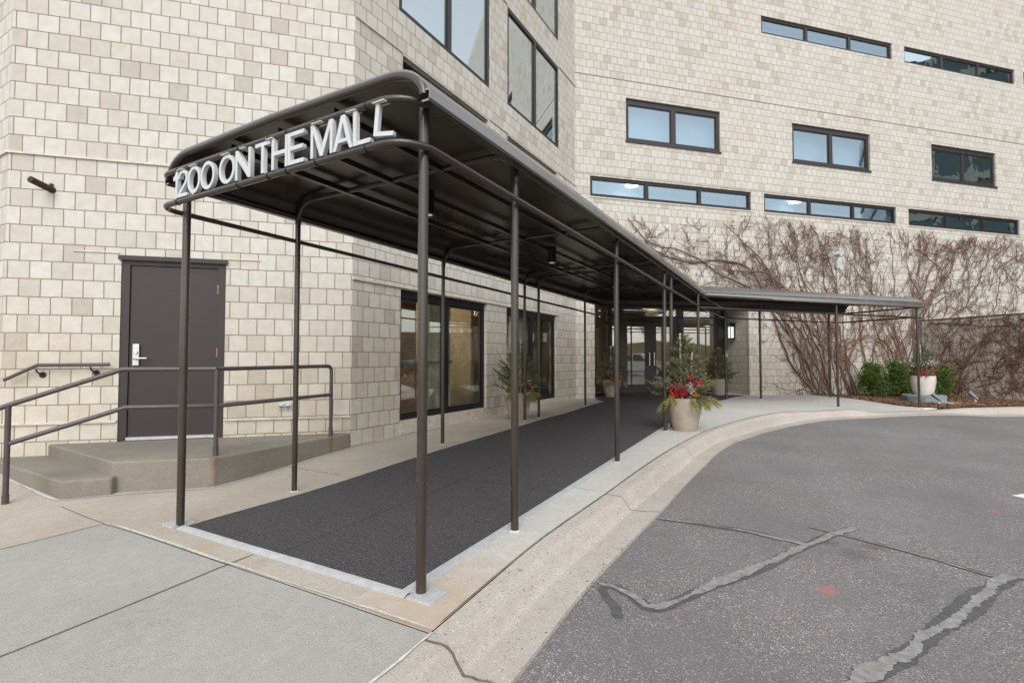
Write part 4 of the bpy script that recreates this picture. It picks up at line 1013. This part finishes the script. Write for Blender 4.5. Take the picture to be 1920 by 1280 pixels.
for i in range(58):
    s=rg.uniform(.1,6.8); tg=rg.uniform(.15,.75)
    stD.append((s,.08,rg.uniform(-.9,.3),rg.uniform(2.0,3.8),rg.uniform(.006,.014),(lambda k:(lambda s,z,t:.15+k*t*1.6))(tg),.10,.16))
for i in range(34):
    stD.append((rg.uniform(0,6.5),rg.uniform(2.26,2.40),rg.uniform(1.3,1.8),rg.uniform(1,2.4),rg.uniform(.010,.02),1.57,.2,.1))
for i in range(14):
    stD.append((rg.uniform(.2,6.5),rg.uniform(.15,.9),rg.uniform(.9,1.7),rg.uniform(1.2,2.6),rg.uniform(.008,.016),1.1,.1,.2))
vine('climbing_vine','dense tangled vine covering the low garden wall at the right',GWO,GWD,stD,rg,lambda s:2.46,lambda s,z:.12 if z<.5 else .04,.27,smin=.02,smax=7.4)

# ------------------------------------------------------------------ planters
def needles(mb,p0,p1,n,ln,w,rg,spread=.9):
    a,b=Vector(p0),Vector(p1); d=(b-a)
    if d.length<1e-5: return
    t=d.normalized(); u=t.orthogonal().normalized(); v=t.cross(u)
    for i in range(n):
        c=a+d*((i+rg.random())/n); q=rg.uniform(0,6.283); r_=(u*math.cos(q)+v*math.sin(q))
        e=c+(t*rg.uniform(.4,.9)+r_*spread*rg.uniform(.6,1)).normalized()*ln*rg.uniform(.7,1.15)
        sd=t.cross(r_)*w*.5; mb.add([c-sd,c+sd,e],[(0,1,2)])
def spruce(rg,h,base,z0,nee,stem,lv=10,thin=1.0):
    stem.tube([(0,0,z0-.1),(0.01,0,z0+h*.5),(0,0,z0+h)],[.014,.010,.003],6)
    for k in range(lv):
        t=k/(lv-1); z=z0+h*(.02+.93*t); L=base*(1-t)**.85+.06
        nb=int(9-4*t)
        for j in range(nb):
            q=j*6.283/nb+k*1.1+rg.uniform(-.3,.3); el=rg.uniform(.35,.75)+.35*t; l=L*rg.uniform(.75,1.15)
            d=Vector((math.cos(q)*math.cos(el),math.sin(q)*math.cos(el),math.sin(el))); a=Vector((0,0,z)); m=a+d*l*.55; e=a+d*l+Vector((0,0,.05*l))
            stem.tube([a,m,e],[.005,.004,.002],3,caps=False); needles(nee,a+d*l*.2,m,int(34*thin*l/.2),.032,.0085,rg); needles(nee,m,e,int(40*thin*l/.2),.032,.0085,rg)
            for s_ in range(int(2+l*9)):
                f=rg.uniform(.3,.9); p=a+d*l*f; sd=Vector((-math.sin(q),math.cos(q),rg.uniform(-.1,.5)))*rg.choice((-1,1)); sd.z=abs(sd.z); dd=(d*.8+sd*.8).normalized(); ll=l*(1-f)*.6+.05
                stem.tube([p,p+dd*ll],[.003,.0015],3,caps=False); needles(nee,p,p+dd*ll,int(34*thin*ll/.12),.030,.0085,rg)
def balls(mb,c,n,R_,r,rg,sq=(1,1,1)):
    bm=bmesh.new(); bmesh.ops.create_icosphere(bm,subdivisions=1,radius=1); vs=[v.co.copy() for v in bm.verts]; fs=[[v.index for v in f.verts] for f in bm.faces]; bm.free()
    for i in range(n):
        p=Vector((rg.gauss(0,.5)*sq[0],rg.gauss(0,.5)*sq[1],rg.gauss(0,.5)*sq[2]))*R_; k=r*rg.uniform(.8,1.2)
        mb.add([(c[0]+p.x+v.x*k,c[1]+p.y+v.y*k,c[2]+p.z+v.z*k) for v in vs],fs)
def bough(mb,stem,q,z0,r0,L,drop,rg,ln=.08,n=110):
    d=Vector((math.cos(q),math.sin(q),0)); a=Vector((0,0,z0))+d*r0; pts=[a+d*L*t+Vector((0,0,.05*t-drop*t*t)) for t in (0,.25,.5,.75,1)]
    stem.tube(pts,[.005,.0045,.004,.003,.002],4,caps=False)
    for p,e in zip(pts,pts[1:]): needles(mb,p,e,n//4,ln,.0085,rg,.55)
def leaf_quad(mb,c,dirv,L,w,rg):
    d=dirv.normalized(); s_=d.orthogonal().normalized(); s_.rotate(Matrix.Rotation(rg.uniform(0,6.28),3,d)); c=Vector(c); n_=d.cross(s_)*.15*L
    mb.add([c,c+d*L*.5+s_*w/2+n_,c+d*L,c+d*L*.5-s_*w/2+n_],[(0,1,2,3)])
def planter(name,loc,label,seed,ht=.47,rt=.25,rb=.165,potm='pot',treeh=.92,base=.50,sc=1.0,group='winter planters at the entrance',short=False):
    rg=random.Random(seed); x0,y0,z0=loc
    rt_=thing(name,(0,0,0),label,'planter',group)
    p=MB(); W_=rt
    prof=[(0,0),(rb*.96,0),(rb,.012),(lerp(rb,rt,.38),ht*.3),(lerp(rb,rt,.74),ht*.6),(rt*.985,ht*.85),(rt,ht*.95),(rt*.985,ht),(rt*.90,ht),(rt*.88,ht*.93),(rt*.88,ht*.86)]
    if short: prof=[(0,0),(rb*.96,0),(rb,.012),(rb*1.18,ht*.25),(rt*1.0,ht*.6),(rt*1.02,ht*.8),(rt*.99,ht),(rt*.91,ht),(rt*.89,ht*.9)]
    p.lathe((0,0,0),prof,40); p.build('pot',M[potm],rt_,smooth=True,angle=50)
    s=MB(); s.disc((0,0,ht*.9),rt*.89,24); s.build('soil',M['soil'],rt_)
    nee=MB(); st=MB(); spruce(rg,treeh,base,ht*.95,nee,st)
    for i in range(9):   # spruce tips reaching out over the rim
        q=rg.uniform(0,6.283); el=rg.uniform(.15,.7); L=rg.uniform(.30,.50); d=Vector((math.cos(q)*math.cos(el),math.sin(q)*math.cos(el),math.sin(el))); a=Vector((0,0,ht*.95))+Vector((math.cos(q),math.sin(q),0))*.08
        st.tube([a,a+d*L],[.005,.002],4,caps=False); needles(nee,a+d*.05,a+d*L,int(L*380),.034,.009,rg)
        for k in range(5):
            f=rg.uniform(.3,.9); dd=(d+Vector((rg.uniform(-.9,.9),rg.uniform(-.9,.9),rg.uniform(-.1,.6)))).normalized(); needles(nee,a+d*L*f,a+d*L*f+dd*.12,34,.032,.0085,rg)
    nee.build('spruce_foliage',M['spruce'],rt_); st.build('stems',M['twig'],rt_)
    if not short:
        b=MB(); s2=MB()
        for i in range(20): bough(b,s2,rg.uniform(0,6.283) if i>8 else rg.uniform(-2.6,.15),ht*1.0,rt*.5,rg.uniform(.16,.28),rg.uniform(.10,.24),rg)
        for i in range(6): bough(b,s2,rg.uniform(-.6,.1),ht*1.02,rt*.5,rg.uniform(.24,.38),rg.uniform(.08,.20),rg,.085,150)
        b.add(s2.v,s2.f); b.build('pine_boughs',M['pine'],rt_)
    b=MB()
    for (c,n,R_,sq) in (((-.02,-.20,ht+.12),130,.12,(1.25,.55,.75)),((.11,-.17,ht+.30),36,.065,(.7,.5,1.5)),((.20,-.10,ht+.22),24,.055,(1,.6,.8))):
        if short: c=(c[0]*1.3,c[1]*1.25,c[2]-.05); n=int(n*.45)
        balls(b,c,int(n*1.5),R_,.0135,rg,sq)
    tag(b.build('berries',M['berry'],rt_,smooth=True,angle=180),kind='stuff')
    sv=MB()
    for c0 in (((.12,-.20,ht+.13),(-.22,-.12,ht+.16)) if not short else ((.12,-.2,ht+.26),(.2,-.15,ht+.32),(.02,-.2,ht+.28))):
        for i in range(34 if not short else 60):
            c=Vector(c0)+Vector((rg.gauss(0,.035),rg.gauss(0,.02),rg.gauss(0,.045)))*(1 if not short else 1.5); leaf_quad(sv,c,Vector((rg.uniform(-1,1),rg.uniform(-1,.2),rg.uniform(-.3,1))),.045,.020,rg)
    sv.build('silver_leaves',M['silver'],rt_)
    of=MB()
    for c0 in ((.18,-.19,ht+.07),(-.13,-.22,ht+.03)):
        for i in range(22):
            q=rg.uniform(0,6.28); leaf_quad(of,c0,Vector((math.cos(q),-.5,math.sin(q))),.05,.022,rg)
    of.build('orange_flowers',M['orange'],rt_)
    pc=MB()
    for k in range(60):
        q=k*2.4; t=k/60; r_=.035*math.sin(math.pi*(.15+.8*t)); c=Vector((-.24+t*.0+r_*math.cos(q),-.12-.05*t+.0,ht+.05+.09*t+.0))+Vector((0,r_*math.sin(q),0)); leaf_quad(pc,c,Vector((math.cos(q),math.sin(q),.5)),.022,.02,rg)
    pc.build('pine_cone',M['cone'],rt_)
    for (x,y,h_,tx) in ((-.03,-.03,treeh*1.02,-.02),(.07,.05,treeh*.74,.03)):
        b=MB(); b.tube([(x,y,ht*.8),(x+tx,y,ht+h_)],[.017,.014],9); b.build('birch_pole',M['birch'],rt_,smooth=True)
    tw=MB()
    for i in range(6):
        q=rg.uniform(0,6.28); pts=[Vector((0,0,ht))]; d=Vector((math.cos(q)*.25,math.sin(q)*.25,1))
        for k in range(8): pts.append(pts[-1]+d.normalized()*(treeh*1.1/8)); d+=Vector((rg.gauss(0,.16),rg.gauss(0,.16),0))
        tw.tube(pts,[.004-.0004*k for k in range(9)],4,caps=False)
    tw.build('twigs',M['twig'],rt_)
    rt_.location=loc; rt_.scale=(sc,sc,sc); return rt_
P1=planter('planter',(-1.46,7.64,zg(-1.46,7.64)),'large stone planter with red berries and small spruce at the right edge of the mat',3)
for (x,y,rz,sc_,lab) in ((-4.30,7.75,R(140),.98,'stone planter standing before the second shop window left of the mat'),(-4.27,12.75,R(60),.95,'stone planter beside the glass panel left of the entrance doors'),(-1.98,15.15,R(215),.95,'stone planter below the wall lantern right of the entrance doors')):
    c=copy_tree(P1); c.location=(x,y,zg(x,y)+.002); c.rotation_euler=(0,0,rz); c.scale=(sc_,)*3; c['label']=lab
ring=thing('pedestal_ring',(2.85,17.0,zg(2.85,17)),'low blue grey weathered ring used as plinth in the mulch bed','plinth')
mb=MB(); z=zg(2.85,17); mb.lathe((2.85,17.0,z-.02),[(.47,0),(.475,.19),(.465,.205),(.0,.205)],40); mb.build('drum',M['bluestone'],ring,smooth=True)
mb=MB(); mb.box((3.0,16.83,z+.012),(1.05,.5,.03),R(-40)); mb.build('slab',M['slab'],ring)
planter('planter',(2.85,17.0,z+.187),'white glazed planter with red and white flowers standing on the round plinth',11,ht=.50,rt=.265,rb=.20,potm='whitepot',treeh=.80,base=.42,short=True)
# ------------------------------------------------------------------ shrubs
def shrub(loc,w,h,label,seed,n=6500):
    rg=random.Random(seed); r_=thing('shrub',loc,label,'shrub','evergreen shrubs in the bed'); x,y,z=loc
    st=MB(); lf=MB(); lobes=[]
    for i in range(60):
        q=rg.uniform(0,6.28); t=rg.random(); rad=w*.5*(math.sin(math.pi*min(1,.22+.72*t))**.6)*rg.uniform(.3,.92); c=Vector((x+rad*math.cos(q),y+rad*math.sin(q),z+.06+h*.93*t)); lobes.append((c,rg.uniform(.06,.12)*w/.6))
        st.tube([(x+.02*math.cos(q),y+.02*math.sin(q),z),(lerp(x,c.x,.4),lerp(y,c.y,.4),lerp(z,c.z,.5)),c[:]],[.012,.008,.003],4,caps=False)
    for i in range(n):
        c,R_=rg.choice(lobes); v=Vector((rg.gauss(0,1),rg.gauss(0,1),rg.gauss(0,1))).normalized()*R_*rg.uniform(.55,1.12); v.z*=1.25
        leaf_quad(lf,c+v,v+Vector((rg.gauss(0,.03),rg.gauss(0,.03),.05)),rg.uniform(.035,.06),.030,rg)
    st.build('stems',M['twig'],r_); lf.build('foliage',M['shrub'],r_); return r_
shrub((1.82,17.95,zg(1.82,17.95)),.74,.93,'round green shrub nearest the canopy end, leftmost in the bed',1)
shrub((2.5,18.5,zg(2.5,18.5)),.66,.95,'upright dark green shrub between the leftmost shrub and the white planter',2)
shrub((3.52,18.7,zg(3.5,18.7)),.62,.85,'green shrub right behind the white planter, close to the garden wall',3)
shrub((3.0,18.9,zg(3,18.9)),.5,.75,'small shrub half hidden straight behind the white planter',4,1800)
# ------------------------------------------------------------------ bed spotlights
def spot(loc,rz,label):
    r_=thing('garden_spotlight',loc,label,'spotlight','garden spotlights in the mulch'); x,y,z=loc
    mb=MB(); mb.tube([(x,y,z-.03),(x,y,z+.10)],.035,12); mb.build('base',M['alu'],r_,smooth=True)
    mb=MB(); dx,dy=math.cos(rz),math.sin(rz); mb.tube([(x+.05*dx,y+.05*dy,z+.09),(x-.10*dx,y-.10*dy,z+.24)],[.035,.05],14); mb.tube([(x-.10*dx,y-.10*dy,z+.24),(x-.125*dx,y-.125*dy,z+.265)],[.056,.056],14); mb.build('head',M['grey'],r_,smooth=True)
spot((3.02,16.25,zg(3,16.2)),R(-20),'small dark garden spotlight in front of the round plinth')
spot((3.93,17.2,zg(3.9,17.2)),R(-35),'small dark garden spotlight in the mulch nearer the garden wall')

# ------------------------------------------------------------------ across the drive: what the glass mirrors
mb=MB(); rb=random.Random(4); nx_,ny_=40,26
def bank(x,y): return -.34+3.4*max(0,min(1,(x-27)/9))**1.3*(.8+.2*math.sin(y*.35))+.25*math.sin(x*.9+y*.6)
mb.add([(25+i*.9,-25+j*3.2,bank(25+i*.9,-25+j*3.2)) for j in range(ny_+1) for i in range(nx_+1)],[(j*(nx_+1)+i,j*(nx_+1)+i+1,(j+1)*(nx_+1)+i+1,(j+1)*(nx_+1)+i) for j in range(ny_) for i in range(nx_)])
M['bank']=m_plain('winter_bank',(.13,.095,.06),.95,0,.4,1.2,.2,.3,alt=(.20,.17,.09))
tag(mb.build('earth_bank',M['bank'],smooth=True),kind='structure')
def tree(x,y,h,seed,label):
    rg=random.Random(seed); z0=bank(x,y) if x>25 else zr(x,y)
    r_=thing('bare_tree',(x,y,z0),label,'tree','bare trees across the drive'); tr=MB(); cr_=MB()
    def br(p,d,L,r,k,mb):
        pts=[p];dd=d.copy();rad=[r]
        for i in range(5):
            dd=(dd+Vector((rg.gauss(0,.14),rg.gauss(0,.14),rg.gauss(.03,.08)))).normalized(); pts.append(pts[-1]+dd*L/5); rad.append(r*(1-.14*(i+1)))
        mb.tube(pts,rad,6 if k<2 else 4,caps=False)
        if k<4:
            for i in range(5 if k else 8):
                b_=rg.randint(2,5); q=rg.uniform(0,6.28); nd=(dd*.7+Vector((math.cos(q),math.sin(q),rg.uniform(.0,.6)))*.75).normalized(); br(pts[b_],nd,L*rg.uniform(.45,.65),rad[b_]*.55,k+1,cr_)
    br(Vector((x,y,z0-.1)),Vector((0,0,1)),h*.55,.16,0,tr)
    tr.build('trunk',M['stem'],r_,smooth=True); cr_.build('crown',M['stem'],r_,smooth=True)
tree(29,6,9,1,'bare tree on the bank, mirrored in the entrance doors'); tree(27.5,15,8,2,'bare tree on the bank across the drive, nearer the garden wall'); tree(30,-3,9,3,'bare tree on the bank far to the right of the drive')
def vehicle(name,loc,rz,label,cat,pts,glasspts,paint,w,wheels,wr_):
    r_=thing(name,loc,label,cat); 
    Mr=Matrix.Rotation(rz,3,'Z'); L0=Vector(loc)
    def X(p): return tuple(L0+Mr@Vector(p))
    b=MB(); n=len(pts)
    for sgn in (-1,1): pass
    vs=[]
    for (yy,k) in ((-w/2,1),(-w/2*.98,1),(w/2*.98,1),(w/2,1)):
        for (x,z) in pts:
            tp=max(0,(z-.85))*.16; vs.append(X((x,yy-(tp if yy>0 else -tp),z)))
    fs=[(j*n+i,j*n+(i+1)%n,(j+1)*n+(i+1)%n,(j+1)*n+i) for j in range(3) for i in range(n)]+[tuple(range(n-1,-1,-1)),tuple(3*n+i for i in range(n))]
    b.add(vs,fs); bevel(b.build('body',paint,r_,smooth=True),.04,2)
    for gp in glasspts:
        for sgn in (-1,1):
            g=MB(); v0=[]
            for dy in (.0,.02):
                for (x,z) in gp:
                    tp=max(0,(z-.85))*.16; v0.append(X((x,sgn*(w/2-tp+.004+dy*.3),z)))
            m_=len(gp); g.add(v0,[tuple(range(m_)),tuple(range(2*m_-1,m_-1,-1))]+[(i,(i+1)%m_,m_+(i+1)%m_,m_+i) for i in range(m_)]); g.build('side_window',M['black'],r_)
    for x in wheels:
        for sgn in (-1,1):
            q=MB(); c=sgn*(w/2-.08); q.tube([X((x,c-.1,wr_)),X((x,c+.1,wr_))],wr_,20); wh=q.build('wheel',M['black'],r_,smooth=True)
            q=MB(); q.tube([X((x,c+sgn*.09,wr_)),X((x,c+sgn*.108,wr_))],wr_*.6,14); q.build('rim',M['steel'],wh,smooth=True)
    return r_,X
M['carwhite']=m_plain('white_car_paint',(.62,.64,.66),.2,0,.03,3,.6,0); M['taillight']=m_plain('tail_lamp_red',(.45,.02,.02),.25,0,.1,9,.5,0)
vehicle('parked_car',(16.5,29.5,-.3),R(20),'white sedan parked beyond the garden wall, mirrored in the first shop window','car',[(-2.2,.35),(-2.2,.8),(-1.75,.95),(-1.1,1.36),(.1,1.42),(.9,.98),(1.9,.85),(2.2,.65),(2.2,.3)],[[(-1.5,.95),(-1.05,1.28),(-.1,1.34),(-.1,.95)],[(0,.95),(0,1.34),(.15,1.33),(.75,.95)]],M['carwhite'],1.8,(-1.35,1.35),.33)
pk,XX=vehicle('pickup_truck',(21.0,7.2,-.22),R(95),'white pickup truck parked across the drive, mirrored in the entrance doors','truck',[(-2.7,.5),(-2.7,1.15),(-.9,1.18),(-.8,1.75),(.6,1.8),(1.2,1.2),(2.6,1.1),(2.7,.9),(2.7,.45)],[[(-.7,1.2),(-.68,1.66),(-.1,1.7),(-.1,1.2)],[(0,1.2),(0,1.7),(.55,1.68),(1.0,1.2)]],M['carwhite'],1.95,(-1.75,1.8),.4)
for sy in (-.86,.86):
    q=MB(); q.box(XX((-2.7,sy,.95)),(.06,.18,.36),R(95)); q.build('tail_light',M['taillight'],pk)
ow=thing('office_block',(52,38,-.3),'dark teal glass office block beyond the drive, mirrored in the right hand windows','building')
mb=MB(); mb.box((56,40,15),(22,30,31)); mb.build('facade',m_plain('teal_facade',(.05,.085,.085),.25,.2,.3,.12,.5,0),ow)
mb=MB()
for k in range(9): mb.box((56,40,1.8+k*3.3),(22.3,30.3,.7))
for k in range(11): mb.box((44.85,26+k*2.8,15),(.35,.35,31))
mb.build('spandrel',m_plain('pale_spandrel',(.34,.33,.29),.7,0,.1,1,.4,0),ow)
